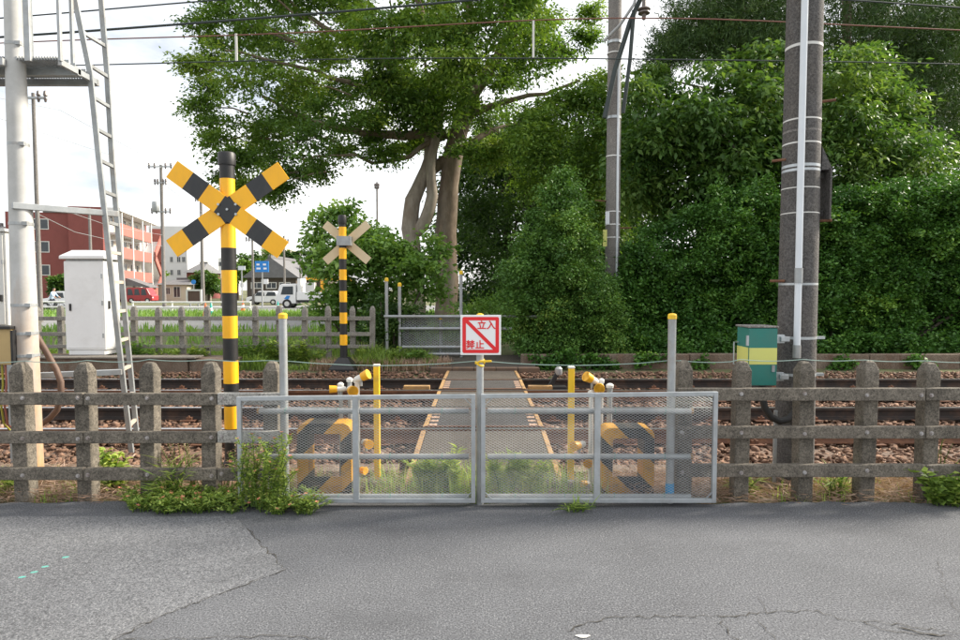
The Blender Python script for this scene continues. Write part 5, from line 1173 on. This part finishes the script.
for i, (px, hh, lab) in enumerate(((140, .5, 'leafy weeds under the far fence just right of the white cabinet'), (165, .35, 'low leafy weeds under the far fence left of the near banded post'), (196, .45, 'leafy weeds under the far fence at the end of the plinth'), (250, .6, 'tall leafy weeds under the far fence right of the near banded post'), (274, .5, 'leafy weeds under the far fence behind the left pipe post'), (300, .65, 'tall tangled weeds in front of the far fence below the truck'), (420, .35, 'low weeds with dry stems in front of the far pipe gate'))):
    weed('broadleaf_weed', lab, [Vector((P(px + d_, 350, 12.7).x, 12.7, .06)) for d_ in (-9, -3, 4, 10)], 110 + i, hh, 24, .10, .04, LM['weed'] if i % 3 else LM['light'], .3, .35 + .1 * (i % 3), step=.04, lpn=2)
weed('broadleaf_weed', 'leafy weeds tangled under the far fence left of the far signpost', [Vector((x_, 12.7, .05)) for x_ in (-4.3, -4.0, -3.7, -3.3)], 96, .55, 24, .11, .05, LM['weed'], .3, .4, step=.05, lpn=2)
weed('broadleaf_weed', 'leafy weeds growing under the far fence right of the far signpost', [Vector((x_, 12.75, .05)) for x_ in (-2.4, -2.1, -1.8, -1.5)], 97, .42, 22, .10, .045, LM['weed'], .3, .4, step=.05, lpn=2)

# ================================================================== THE TOWN BEHIND
M['brick'] = simple('red_brown_tile', (.235, .068, .058), (.20, .058, .05), 1.2, .8)
M['brickp'] = simple('salmon_parapet', (.40, .145, .115), (.35, .125, .10), 1.2, .8)
M['stucco'] = simple('white_stucco', (.72, .72, .71), (.66, .66, .65), .5, .9)
M['beige'] = simple('beige_stucco', (.60, .55, .45), (.55, .50, .41), .5, .9)
M['tileroof'] = simple('grey_roof_tile', (.17, .17, .175), (.12, .12, .125), 3, .8, 0, .4, 6)
M['darkwood'] = simple('dark_timber_wall', (.09, .07, .055), (.06, .05, .04), 3, .85)
M['blue'] = simple('road_sign_blue', (.015, .22, .62), (.015, .2, .58), 1, .5)
M['carwhite'] = simple('white_car_paint', (.80, .80, .80), (.76, .76, .76), 2, .25)
M['carred'] = simple('red_car_paint', (.36, .035, .04), (.32, .03, .035), 2, .3)
M['conew'] = simple('cone_orange', (.80, .16, .03), (.75, .15, .03), 3, .5)
M['skin'] = simple('skin', (.48, .30, .22), (.45, .28, .2), 3, .6)

def window(root, xa, xb, za, zb, y, axis='x', sill=True):
    """recessed pane with frame, on a wall facing -Y (axis x) or +X (axis y)"""
    q = MB(); t = .10
    if axis == 'x':
        q.b2((xa - t, y - .06, za - t), (xb + t, y + .02, za)); q.b2((xa - t, y - .06, zb), (xb + t, y + .02, zb + t)); q.b2((xa - t, y - .06, za), (xa, y + .02, zb)); q.b2((xb, y - .06, za), (xb + t, y + .02, zb)); q.b2(((xa + xb) / 2 - .03, y - .05, za), ((xa + xb) / 2 + .03, y + .01, zb))
        g = MB().b2((xa, y - .02, za), (xb, y + .01, zb))
    else:
        q.b2((y - .02, xa - t, za - t), (y + .06, xb + t, za)); q.b2((y - .02, xa - t, zb), (y + .06, xb + t, zb + t)); q.b2((y - .02, xa - t, za), (y + .06, xa, zb)); q.b2((y - .02, xb, za), (y + .06, xb + t, zb))
        g = MB().b2((y - .01, xa, za), (y + .02, xb, zb))
    w_ = part(q, 'window', M['offw'], root); part(g, 'pane', M['glass'], w_); return w_

# ---- red apartment building
AY = 80.0; xL, xM, xR = P(20, 250, AY).x, P(76, 250, AY).x, P(106, 250, AY).x; zA = P(60, 214, AY).z; zB = P(90, 208, AY).z
ap = thing('apartment_building', 'red brown four storey apartment building with outside stairs at left', 'building', (xR, AY, 0), 'buildings across the far road')
ap.rotation_euler = (0, 0, R(14.5))
part(MB().b2((xL, AY, 0), (xM, AY + 20, zA)), 'wall', M['brick'], ap); part(MB().b2((xM + .002, AY - 1.0, 0), (xR, AY + 19.8, zB)), 'wall', M['brick'], ap)
part(MB().b2((P(51, 214, AY).x, AY - .15, zA + .002), (xM - .003, AY + 20, P(60, 210.5, AY).z)), 'parapet', M['tileroof'], ap)
for (ya, yb) in ((221, 230), (243, 252.5), (266, 275)):
    za, zb = P(48, yb, AY).z, P(48, ya, AY).z; window(ap, P(42, 225, AY).x, P(55, 225, AY).x, za, zb, AY)
    if ya > 230: window(ap, P(26, 225, AY).x, P(34, 225, AY).x, za, zb, AY)
# gallery facade facing right, receding
Yn, Yf = 80.5, 99.0; xg = xR; fl = zB / 4
part(MB().b2((xg - .5, Yn - 1, zB - .35), (xg + 1.9, Yf, zB + .05)), 'roof_slab', M['stucco'], ap)
part(MB().b2((xg + .004, Yn, .3), (xg + .02, Yf - .1, zB - .4)), 'gallery_wall', M['stucco'], ap)
for k_ in range(1, 4):
    z = k_ * fl; part(MB().b2((xg + .02, Yn - .4, z - .25), (xg + 1.7, Yf - 3.4, z)), 'gallery_floor', M['stucco'], ap)
    part(MB().b2((xg + 1.55, Yn - .4, z - .3), (xg + 1.72, Yf - 3.5, z + 1.15)), 'gallery_parapet', M['brickp'], ap)
    for j in range(5):
        y0 = Yn + 1.2 + j * 2.9; window(ap, y0, y0 + 1.0, z + 1.2, z + 2.2, xg + .02, 'y')
        part(MB().b2((xg + .021, y0 + 1.4, z), (xg + .06, y0 + 2.2, z + 2.0)), 'door', M['beige'], ap)
for yy in (Yn + .2, Yn + 5, Yn + 10, Yf - 3.7): part(MB().b2((xg + 1.56, yy, 0), (xg + 1.75, yy + .25, zB - .36)), 'column', M['stucco'], ap)
for k_ in range(3):                                       # outside stairs at the far end
    z = k_ * fl + .2; ya, yb = Yf - 3.2, Yf + 1.2
    if k_ % 2: ya, yb = yb, ya
    q = MB(); q.prism([(xg + 1.9, ya, z), (xg + 1.9, yb, z + fl), (xg + 1.9, yb, z + fl + 1.2), (xg + 1.9, ya, z + 1.2)], (.2, 0, 0)); part(q, 'stair_parapet', M['brickp'], ap)
    q = MB(); q.prism([(xg + .1, ya, z - .2), (xg + .1, yb, z + fl - .2), (xg + .1, yb, z + fl + .05), (xg + .1, ya, z + .05)], (1.75, 0, 0)); part(q, 'stair_flight', M['stucco'], ap)
    part(MB().b2((xg + .1, Yf + 1.25, z + fl - .2), (xg + 2.1, Yf + 2.6, z + fl + 1.1)), 'stair_landing', M['brickp'], ap)
part(MB().b2((xg + .1, Yf + 2.3, 0), (xg + 1.9, Yf + 2.6, zB - .6)), 'stair_wall', M['brickp'], ap)
q = MB(); q.prism([(xg + 1.75, Yn + 1, 2.2), (xg + 4.6, Yn + 1, 1.9), (xg + 4.6, Yn + 1, 2.05), (xg + 1.75, Yn + 1, 3.2)], (0, 5, 0)); part(q, 'porch_roof', M['tileroof'], ap)
part(MB().b2((xg + 1.8, Yn + 1.3, 0), (xg + 4.3, Yn + 5.7, 1.95)), 'porch', M['brickp'], ap)

def house(label, pxa, pxb, ytop, yeave, Y, wall, roofm, depth=9, ridge='x', wins=(), name='house', group='buildings across the far road', over=.5):
    xa, xb = P(pxa, 290, Y).x, P(pxb, 290, Y).x; ze = P(480, yeave, Y).z; zr = P(480, ytop, Y).z; root = thing(name, label, 'building', ((xa + xb) / 2, Y, 0), group)
    part(MB().b2((xa, Y, 0), (xb, Y + depth, ze)), 'wall', wall, root)
    if roofm:
        q = MB()
        if ridge == 'x':
            q.add([(xa - over, Y - over, ze - .1), (xb + over, Y - over, ze - .1), (xb + over, Y + depth + over, ze - .1), (xa - over, Y + depth + over, ze - .1), (xa + (xb - xa) * .22, Y + depth / 2, zr), (xb - (xb - xa) * .22, Y + depth / 2, zr)], [(3, 2, 1, 0), (0, 1, 5, 4), (2, 3, 4, 5), (1, 2, 5), (3, 0, 4)])
        else:
            xm = (xa + xb) / 2; q.add([(xa - over, Y - over, ze - .1), (xb + over, Y - over, ze - .1), (xm, Y - over, zr), (xa - over, Y + depth, ze - .1), (xb + over, Y + depth, ze - .1), (xm, Y + depth, zr)], [(0, 1, 2), (5, 4, 3), (1, 4, 5, 2), (0, 2, 5, 3), (0, 3, 4, 1)])
        rf = part(q, 'roof', roofm, root)
        if ridge == 'x': q = MB(); q.b2((xa + (xb - xa) * .2, Y + depth / 2 - .2, zr - .1), (xb - (xb - xa) * .2, Y + depth / 2 + .2, zr + .25)); part(q, 'ridge_tile', roofm, rf)
        else: q = MB(); q.b2(((xa + xb) / 2 - .2, Y - over - .1, zr - .1), ((xa + xb) / 2 + .2, Y + depth, zr + .22)); part(q, 'ridge_tile', roofm, rf)
    for (a_, b_, ya, yb) in wins: window(root, P(a_, 290, Y).x, P(b_, 290, Y).x, P(480, yb, Y).z, P(480, ya, Y).z, Y)
    return root
house('tall white building beyond the red apartments', 150, 188, 225, 226, 118, M['stucco'], None, 14, wins=((171, 173.5, 257, 262), (178, 181, 257, 262), (183, 186, 257, 262), (171, 173.5, 270, 275), (178, 181, 270, 275), (160, 164, 262, 267)))
house('small beige house beside the brown notice board', 158, 187, 279, 284, 88, M['beige'], M['tileroof'], 8, wins=((166, 170, 288, 294), (174, 180, 287, 297)))
house('small red brick house behind the brown board', 187, 200, 262, 272, 112, M['brick'], M['tileroof'], 9, wins=((191, 194, 277, 283),))
house('traditional house with broad grey tiled gable roof and dark timber wall', 247, 296, 257, 277, 78, M['darkwood'], M['tileroof'], 10, 'y', wins=((252, 262, 283, 288), (267, 276, 283, 288), (280, 290, 283, 288)))
house('smaller tiled roof house half hidden by the pale shrub', 299, 322, 261, 274, 84, M['darkwood'], M['tileroof'], 9, 'y', wins=((303, 309, 281, 287),))
house('white house with grey roof at the left picture edge', -60, 11, 224, 235, 76, M['stucco'], M['tileroof'], 2.5, wins=((-5, 6, 244, 252),))
house('pale apartment block on the far skyline', 196, 226, 257, 258, 190, M['stucco'], None, 12, wins=((202, 206, 262, 266), (210, 214, 262, 266), (218, 222, 262, 266)))
house('pale pink apartment block on the far skyline behind the tiled roof', 262, 286, 246, 247, 210, M['beige'], None, 12, wins=((266, 270, 250, 254), (275, 279, 250, 254)))

# ---- far trees
def ftree(label, px, py, r, Y, seed, n=14):
    rnd_ = random.Random(seed); rng_ = np.random.default_rng(seed); b_ = P(px, 300, Y); c0 = P(px, py, Y); rr = r / F * Y
    root = thing('far_tree', label, 'tree', (b_.x, Y, 0), 'trees in the town'); q = MB(); limb(q, [(b_.x, Y, 0), (b_.x, Y, c0.z * .6), c0], .25, .1, rnd_, .05, 8); part(q, 'trunk', M['barkd'], root)
    cl_ = [(c0.x + rnd_.uniform(-1, 1) * rr * .75, Y + rnd_.uniform(-1, 1) * rr * .6, c0.z + rnd_.uniform(-.8, .8) * rr * .8, rr * .4, rr * .4, rr * .32) for i in range(n)]
    crown(root, *sprays(rng_, cl_, 9, 34, rr * .25, .45, .28, .2, .5, .5), LM['dark'] if seed % 2 else LM['zelk'])
ftree('round green tree beside the red brick house', 209, 281, 13, 92, 101); ftree('small green tree right of the round one in the town', 222, 284, 11, 95, 102)
ftree('tree rising behind the left slope of the tiled roof', 253, 266, 15, 105, 103); ftree('green tree behind the peak of the tiled roof', 275, 262, 14, 120, 104); ftree('tree behind the two tiled roofs', 294, 262, 13, 110, 105)
ftree('dark tree between the red apartments and the white building', 156, 275, 10, 104, 106); ftree('bushy green tree beside the parked white cars', 60, 285, 9, 62, 107); ftree('green tree behind the nearer signpost', 238, 272, 12, 99, 108); ftree('tree behind the pale shrub and tiled house', 318, 262, 16, 100, 109)

# ---- utility poles in town
def upole(label, px, ytop, Y, r, arms=(), extras=True, mt='conc_polefar'):
    x = P(px, 250, Y).x; zt = P(480, ytop, Y).z; root = thing('utility_pole', label, 'utility pole', (x, Y, 0), 'utility poles in the town')
    q = MB(); q.tube([(x, Y, 0), (x, Y, zt)], [r, r * .7], 12); part(q, 'pole', M[mt], root, smooth=True)
    for (yy, hw) in arms:
        z = P(480, yy, Y).z; w_ = hw / F * Y; q = MB(); q.box((x, Y - r, z), (2 * w_, .1, .1)); ar = part(q, 'crossarm', M['galvd'], root)
        for s in (-.9, -.45, .45, .9): q = MB(); q.lathe((x + s * w_, Y - r, z), [(.04, -.2), (.08, -.05), (.05, .05), (.1, .12), (.07, .3), (.03, .34)], 8); part(q, 'insulator', M['ins'], ar)
    return root, x
u1, x1 = upole('near town pole with small crossarm rising beside the mast', 38.5, 93, 30, .11, ((98.5, 15),)) if True else None
u2, x2 = upole('town pole with crossarms and grey transformer left of the crossbuck', 163, 165, 55, .17, ((167, 12), (183, 6), (212, 10)))
q = MB(); c_ = P(157.5, 207, 55); q.lathe((c_.x, 54.7, c_.z - .4), [(.28, 0), (.3, .03), (.3, .75), (.26, .82), (.1, .86)], 12); part(q, 'transformer', M['galvd'], u2, smooth=True)
upole('slim town pole seen under the left arm of the crossbuck', 202, 196, 66, .2, ((200, 5),)); upole('slim pole left of the blue road signs', 252.5, 232, 66, .14, ((240, 6),)); upole('slim pole right of the blue road signs', 284, 236, 70, .14, ((242, 5),)); upole('distant pole rising above the pale shrub', 377.5, 182, 60, .12, ((187, 2),)); upole('thin brown pole above the white cabinet', 90.5, 208, 60, .16, ()); upole('slim pole in front of the second tiled roof', 300, 252, 70, .12, ()); upole('short grey post near the brown notice board', 221, 279, 60, .12, ())

# town wires
def twire(label, pts, Y0, Y1, r=.02):
    k_ = len(pts); ps = [P(a_, b_, Y0 + (Y1 - Y0) * i / (k_ - 1)) for i, (a_, b_) in enumerate(pts)]; q = MB(); q.tube(ps, r, 5); c_ = ps[k_ // 2]; solo(q, 'town_wire', M['galvd'], c_, label, 'wire', 'wires in the town')
twire('thin town wire sagging from the far left past the mast', [(-40, 105), (40, 132), (120, 158), (163, 168)], 30, 55)
twire('second thin town wire sagging behind the mast', [(-40, 90), (60, 110), (163, 166)], 28, 55); twire('thin wire from the transformer pole to the slim pole', [(163, 212), (183, 222), (202, 214)], 55, 66); twire('long thin wire from the transformer pole to the right', [(163, 184), (230, 232), (284, 236), (377, 200)], 55, 60, .018)
twire('thin wire sloping down left from the distant pole', [(377, 190), (350, 206), (315, 222), (284, 240)], 60, 70, .018); twire('thin wire across the red building front', [(38, 205), (75, 214), (110, 226), (163, 235)], 30, 55, .015); twire('lower thin wire across the red building front', [(38, 214), (75, 232), (110, 240), (163, 246)], 30, 55, .015)

# ---- guard rails by the far road
def guard(label, pxa, pxb, y0, Y):
    xa, xb = P(pxa, 300, Y).x, P(pxb, 300, Y).x; root = thing('guard_rail', label, 'guard rail', ((xa + xb) / 2, Y, 0), 'white guard rails by the far road')
    for z in (.42, .78): q = MB(); q.tube([(xa, Y, z), (xb, Y, z)], .055, 8); part(q, 'rail', M['white'], root, smooth=True)
    k_ = int((xb - xa) / 2); 
    for i in range(k_ + 1): q = MB(); q.tube([(xa + (xb - xa) * i / k_, Y + .08, 0), (xa + (xb - xa) * i / k_, Y + .08, .85)], .055, 8); part(q, 'post', M['white'], root, smooth=True)
guard('white pipe guard rail in the grass behind the banded post', 132, 250, 310, 41.5); guard('white pipe guard rail in front of the parked cars', 30, 66, 305, 43.0)
# ---- notice board, signs
def board(name, label, px0, px1, y0, y1, Y, m0, frame=None, legs=True, cat='sign', legpx=None):
    a_, b_ = P(px0, y1, Y), P(px1, y0, Y); root = thing(name, label, cat, ((a_.x + b_.x) / 2, Y, 0))
    part(MB().b2((a_.x, Y, a_.z), (b_.x, Y + .08, b_.z)), 'panel', m0, root)
    if frame:
        t = .12; q = MB(); q.b2((a_.x - t, Y - .04, a_.z - t), (b_.x + t, Y + .1, a_.z - .001)); q.b2((a_.x - t, Y - .04, b_.z + .001), (b_.x + t, Y + .1, b_.z + t)); q.b2((a_.x - t, Y - .04, a_.z), (a_.x - .001, Y + .1, b_.z)); q.b2((b_.x + .001, Y - .04, a_.z), (b_.x + t, Y + .1, b_.z)); part(q, 'frame', frame, root)
    for lx in (legpx or ((px0 + 2, px1 - 2) if legs else ())):
        c_ = P(lx, 290, Y + .14); q = MB(); q.tube([(c_.x, Y + .14, 0), (c_.x, Y + .14, b_.z)], .06, 8); part(q, 'post', M['galvd'], root)
    return root
board('notice_board', 'brown notice board with pale frame in the grass beside the banded post', 188, 200, 291, 302, 46, simple('brown_panel', (.10, .06, .045), None, 3, .8), M['offw'])
bs = board('road_sign', 'blue direction sign with white writing beside the tiled roof house', 255, 268.5, 261, 272, 64, M['blue'], None, legpx=(262.5,))
for i, (u, v_, w_) in enumerate(((258, 264.5, 3), (264.5, 264.5, 3), (258.5, 268.5, 4), (265, 268.5, 3.2))):
    a_, b_ = P(u - w_ / 2, v_ + .9, 63.98), P(u + w_ / 2, v_ - .9, 63.98); part(MB().b2((a_.x, 63.975, a_.z), (b_.x, 63.99, b_.z)), 'white_marking', M['signwhite'], bs)
board('sign_board', 'small pale sign plate on the slim pole by the road', 238, 245, 266, 270, 60, M['whitepvc'], None, legpx=(242,))
rs = board('sign_board', 'small white plate sign on a thin post beside the white truck', 263.5, 268, 279, 284, 57, M['signwhite'], None, legpx=(262,))
# round plate sign and blue round sign
for lab, px, py, Y, mt in (('round white traffic sign disc on a post left of the truck', 242, 285, 62, 'signwhite'), ('small round blue traffic sign beside the beige house', 193.5, 282, 70, 'blue')):
    c_ = P(px, py, Y); root = thing('traffic_sign', lab, 'sign', (c_.x, Y, 0), 'round traffic signs'); q = MB(); q.tube([(c_.x, Y - .05, c_.z), (c_.x, Y - .01, c_.z)], .26, 18); part(q, 'disc', M[mt], root); q = MB(); q.tube([(c_.x, Y + .03, 0), (c_.x, Y + .03, c_.z + .2)], .04, 8); part(q, 'post', M['galvd'], root)
# ---- cones
def cone(label, px, Y, h, mt):
    x = P(px, 310, Y).x; root = thing('traffic_cone', label, 'cone', (x, Y, .02), 'cones by the far road'); q = MB().box((x, Y, .04), (.42, .42, .05)); part(q, 'base', M[mt], root); q = MB(); q.lathe((x, Y, .065), [(.16, 0), (.03, h)], 12); cc = part(q, 'cone_body', M[mt], root, smooth=True); q = MB(); q.lathe((x, Y, .065), [(.125, h * .32), (.085, h * .58)], 12); part(q, 'white_stripe', M['signwhite'], cc, smooth=True)
cone('orange traffic cone behind the near banded post', 205.5, 38, .75, 'conew'); cone('orange traffic cone left of the white truck', 243, 46, .75, 'conew'); M['tealc'] = simple('teal_plastic', (.03, .45, .38), None, 3, .5); cone('teal cone beside the orange one behind the banded post', 211, 38.4, .75, 'tealc'); cone('teal cone in front of the white truck', 278, 46, .7, 'tealc')
# ---- truck
def wheel(root, x, Y, r, wd=.25):
    q = MB(); q.tube([(x, Y, r), (x, Y + wd, r)], r, 20); wl = part(q, 'wheel', M['tyre'], root, smooth=True); q = MB(); q.tube([(x, Y - .012, r), (x, Y + .01, r)], r * .55, 16); part(q, 'rim', M['offw'], wl, smooth=True)
TYk = 54.0; tx = P(276, 300, TYk).x
tk = thing('utility_truck', 'white utility truck with yellow aerial boom parked on the far road', 'truck', (tx + 3, TYk, .03))
def TX(a): return tx + a
q = MB(); q.prism([(TX(.02), TYk, .42), (TX(0), TYk, 1.05), (TX(.32), TYk, 2.02), (TX(.5), TYk, 2.12), (TX(1.72), TYk, 2.15), (TX(1.72), TYk, .42)], (0, 1.85, 0)); cabn = part(q, 'cab', M['carwhite'], tk, bevel=.05)
q = MB(); q.prism([(TX(.42), TYk - .012, 1.2), (TX(.62), TYk - .012, 1.9), (TX(1.5), TYk - .012, 1.92), (TX(1.5), TYk - .012, 1.2)], (0, .02, 0)); part(q, 'side_window', M['glass'], cabn)
q = MB(); q.prism([(TX(.03), TYk + .12, 1.12), (TX(.315), TYk + .12, 1.95), (TX(.295), TYk + .12, 1.96), (TX(.0), TYk + .12, 1.13)], (0, 1.6, 0)); part(q, 'windscreen', M['glass'], cabn)
q = MB().box((TX(.01), TYk + .3, .78), (.06, .3, .16)); part(q, 'headlight', M['signwhite'], cabn); q = MB().box((TX(.01), TYk + 1.55, .78), (.06, .3, .16)); part(q, 'headlight', M['signwhite'], cabn)
q = MB().b2((TX(-.05), TYk + .03, .35), (TX(.2), TYk + 1.82, .6)); part(q, 'bumper', M['offw'], tk)
q = MB(); q.prism([(TX(.7), TYk - .014, .82), (TX(.95), TYk - .014, 1.12), (TX(1.25), TYk - .014, 1.1), (TX(1.1), TYk - .014, .8)], (0, .012, 0)); part(q, 'blue_emblem', M['blue'], cabn)
q = MB().b2((TX(1.85), TYk + .1, .5), (TX(6.0), TYk + 1.75, .72)); part(q, 'chassis', M['black'], tk)
q = MB().b2((TX(1.8), TYk, .72), (TX(6.2), TYk + 1.85, 1.42)); part(q, 'service_body', M['carwhite'], tk, bevel=.03)
q = MB().b2((TX(1.85), TYk + .1, 1.421), (TX(2.15), TYk + 1.75, 2.6)); part(q, 'headboard', M['carwhite'], tk)
q = MB().b2((TX(2.5), TYk + .2, 1.421), (TX(3.3), TYk + .9, 2.25)); part(q, 'equipment_box', M['offw'], tk)
q = MB(); q.tube([(TX(3.9), TYk + .9, 1.42), (TX(3.9), TYk + .9, 2.4)], .25, 12); part(q, 'boom_post', M['yellow'], tk); q = MB(); q.bar((TX(2.4), TYk + .9, 2.62), (TX(6.4), TYk + .9, 2.5), .25, .25); part(q, 'boom', M['yellow'], tk, bevel=.02)
q = MB().b2((TX(5.2), TYk + .3, 1.6), (TX(6.2), TYk + 1.3, 2.4)); part(q, 'bucket', M['offw'], tk)
wheel(tk, TX(.95), TYk - .03, .40); wheel(tk, TX(4.6), TYk - .03, .40); wheel(tk, TX(.95), TYk + 1.6, .40); wheel(tk, TX(4.6), TYk + 1.6, .40)
# ---- cars
def car(label, px, Y, mt, L=4.1, H=1.5, face=1, van=False):
    x0 = P(px, 300, Y).x; root = thing('car', label, 'car', (x0 + L / 2, Y, .03), 'cars on the far road'); f = lambda u: x0 + (u if face > 0 else 1 - u) * L
    pr = [(0, .3), (0, .75), (.05, .85), (.22, .95), (.36, H - .04), (.42, H), (.78, H), (.86, H - .08), (.98, .95), (1, .8), (1, .3)] if not van else [(0, .3), (0, .9), (.08, 1.05), (.2, H - .05), (.25, H), (.96, H), (1, H - .1), (1, .3)]
    q = MB(); q.prism([(f(u), Y, z) for u, z in pr], (0, 1.6, 0)); bd = part(q, 'body', mt, root, bevel=.05)
    for a_, b_ in (((.27, .55), (.58, .88)) if not van else ((.2, .42), (.46, .68), (.72, .94))):
        q = MB(); zl, zh = .97, H - .12; q.prism([(f(a_), Y - .012, zl), (f(b_), Y - .012, zl), (f(b_ - .02), Y - .012, zh), (f(a_ + .06), Y - .012, zh)], (0, .02, 0)); part(q, 'window', M['glass'], bd)
    q = MB().box((f(.005), Y + .2, .68), (.06, .25, .14)); part(q, 'headlight', M['signwhite'], bd); q = MB().box((f(.995), Y + .2, .75), (.06, .2, .2)); part(q, 'tail_light', M['carred'], bd)
    for u in (.18, .8): wheel(root, f(u), Y - .03, .31, .2); wheel(root, f(u), Y + 1.4, .31, .2)
car('white car farthest left beside the mast', 36, 50, M['carwhite']); car('white car just left of the white cabinet', 56, 52.5, M['carwhite'], 4.2, 1.55, -1); car('red van in front of the red building', 126, 76, M['carred'], 3.2, 1.85, -1, True); car('small white car parked by the tiled roof house', 246, 66, M['carwhite'], 3.6, 1.5)
# ---- cyclist: one continuous body on a bicycle
bY = 44.0; bx = P(53, 300, bY).x
bc_ = thing('bicycle', 'bicycle ridden along the far road left of the white cabinet', 'bicycle', (bx, bY, .03))
for s in (-.52, .52):
    q = MB(); q.tube([(bx + s + .33 * math.cos(a_), bY, .36 + .33 * math.sin(a_)) for a_ in np.linspace(0, 6.2832, 21)], .02, 6); part(q, 'wheel', M['tyre'], bc_)
q = MB()
for a_, b_ in (((-.52, .36), (-.15, .75)), ((-.15, .75), (.38, .8)), ((.38, .8), (.0, .34)), ((-.15, .75), (.0, .34)), ((0, .34), (-.52, .36)), ((.38, .95), (.52, .36))): q.tube([(bx + a_[0], bY, a_[1]), (bx + b_[0], bY, b_[1])], .022, 6)
part(q, 'frame', M['galvd'], bc_); q = MB().box((bx - .17, bY, .86), (.26, .14, .07)); part(q, 'saddle', M['black'], bc_, bevel=.02); q = MB(); q.tube([(bx + .36, bY - .25, 1.0), (bx + .38, bY, 1.02), (bx + .36, bY + .25, 1.0)], .018, 6); part(q, 'handlebar', M['black'], bc_)
def skin_person(name, label, loc, joints, edges, mats_fn):
    me = bpy.data.meshes.new('body'); me.from_pydata([j[0] for j in joints], edges, []); root = thing(name, label, 'person', loc)
    o_ = bpy.data.objects.new('body_tmp', me); COL.objects.link(o_); md = o_.modifiers.new('skin', 'SKIN'); sv = me.skin_vertices[0].data
    for i, j in enumerate(joints): sv[i].radius = (j[1], j[2] if len(j) > 2 else j[1])
    sv[0].use_root = True; o_.modifiers.new('sub', 'SUBSURF').levels = 2; o_.modifiers['sub'].render_levels = 2
    bpy.context.view_layer.update(); me2 = bpy.data.meshes.new_from_object(o_.evaluated_get(bpy.context.evaluated_depsgraph_get())); bpy.data.objects.remove(o_)
    me2.materials.clear()
    ms_ = [simple('blue_white_shirt', (.45, .58, .75), None, 4, .8), simple('dark_trousers', (.04, .045, .06), None, 4, .8), M['skin'], simple('dark_hair', (.02, .017, .015), None, 4, .6)]
    for m_ in ms_: me2.materials.append(m_)
    for p_ in me2.polygons: p_.material_index = mats_fn(p_.center); p_.use_smooth = True
    return root, link('body', me2, loc, root)
J = [((-.15, 0, .92), .15), ((-.08, 0, 1.12), .14), ((0, 0, 1.34), .16), ((.05, 0, 1.47), .07), ((.09, 0, 1.55), .075), ((.10, 0, 1.66), .10), ((.10, 0, 1.73), .07),
     ((.02, -.19, 1.36), .065), ((.16, -.24, 1.15), .05), ((.34, -.23, 1.03), .04), ((.40, -.22, 1.02), .04), ((.02, .19, 1.36), .065), ((.16, .24, 1.15), .05), ((.34, .23, 1.03), .04), ((.40, .22, 1.02), .04),
     ((-.08, -.1, .88), .10), ((.22, -.11, .72), .075), ((.10, -.11, .36), .05), ((.2, -.11, .30), .04), ((-.08, .1, .88), .10), ((.2, .11, .62), .075), ((.0, .11, .26), .05), ((.1, .11, .2), .04)]
E = [(0, 1), (1, 2), (2, 3), (3, 4), (4, 5), (5, 6), (2, 7), (7, 8), (8, 9), (9, 10), (2, 11), (11, 12), (12, 13), (13, 14), (0, 15), (15, 16), (16, 17), (17, 18), (0, 19), (19, 20), (20, 21), (21, 22)]
def pm_(c): return 3 if c.z > 1.66 or (c.z > 1.58 and c.x < .08) else 2 if c.z > 1.46 or (c.x > .24 and c.z > .95) else 0 if c.z > .95 else 1
skin_person('person', 'cyclist in pale blue shirt and dark trousers riding past the white cars', (bx, bY, .03), J, E, pm_)
print('objects', len(bpy.data.objects), 'tris', sum(len(o.data.loops) - 2 * len(o.data.polygons) for o in bpy.data.objects if o.type == 'MESH'))
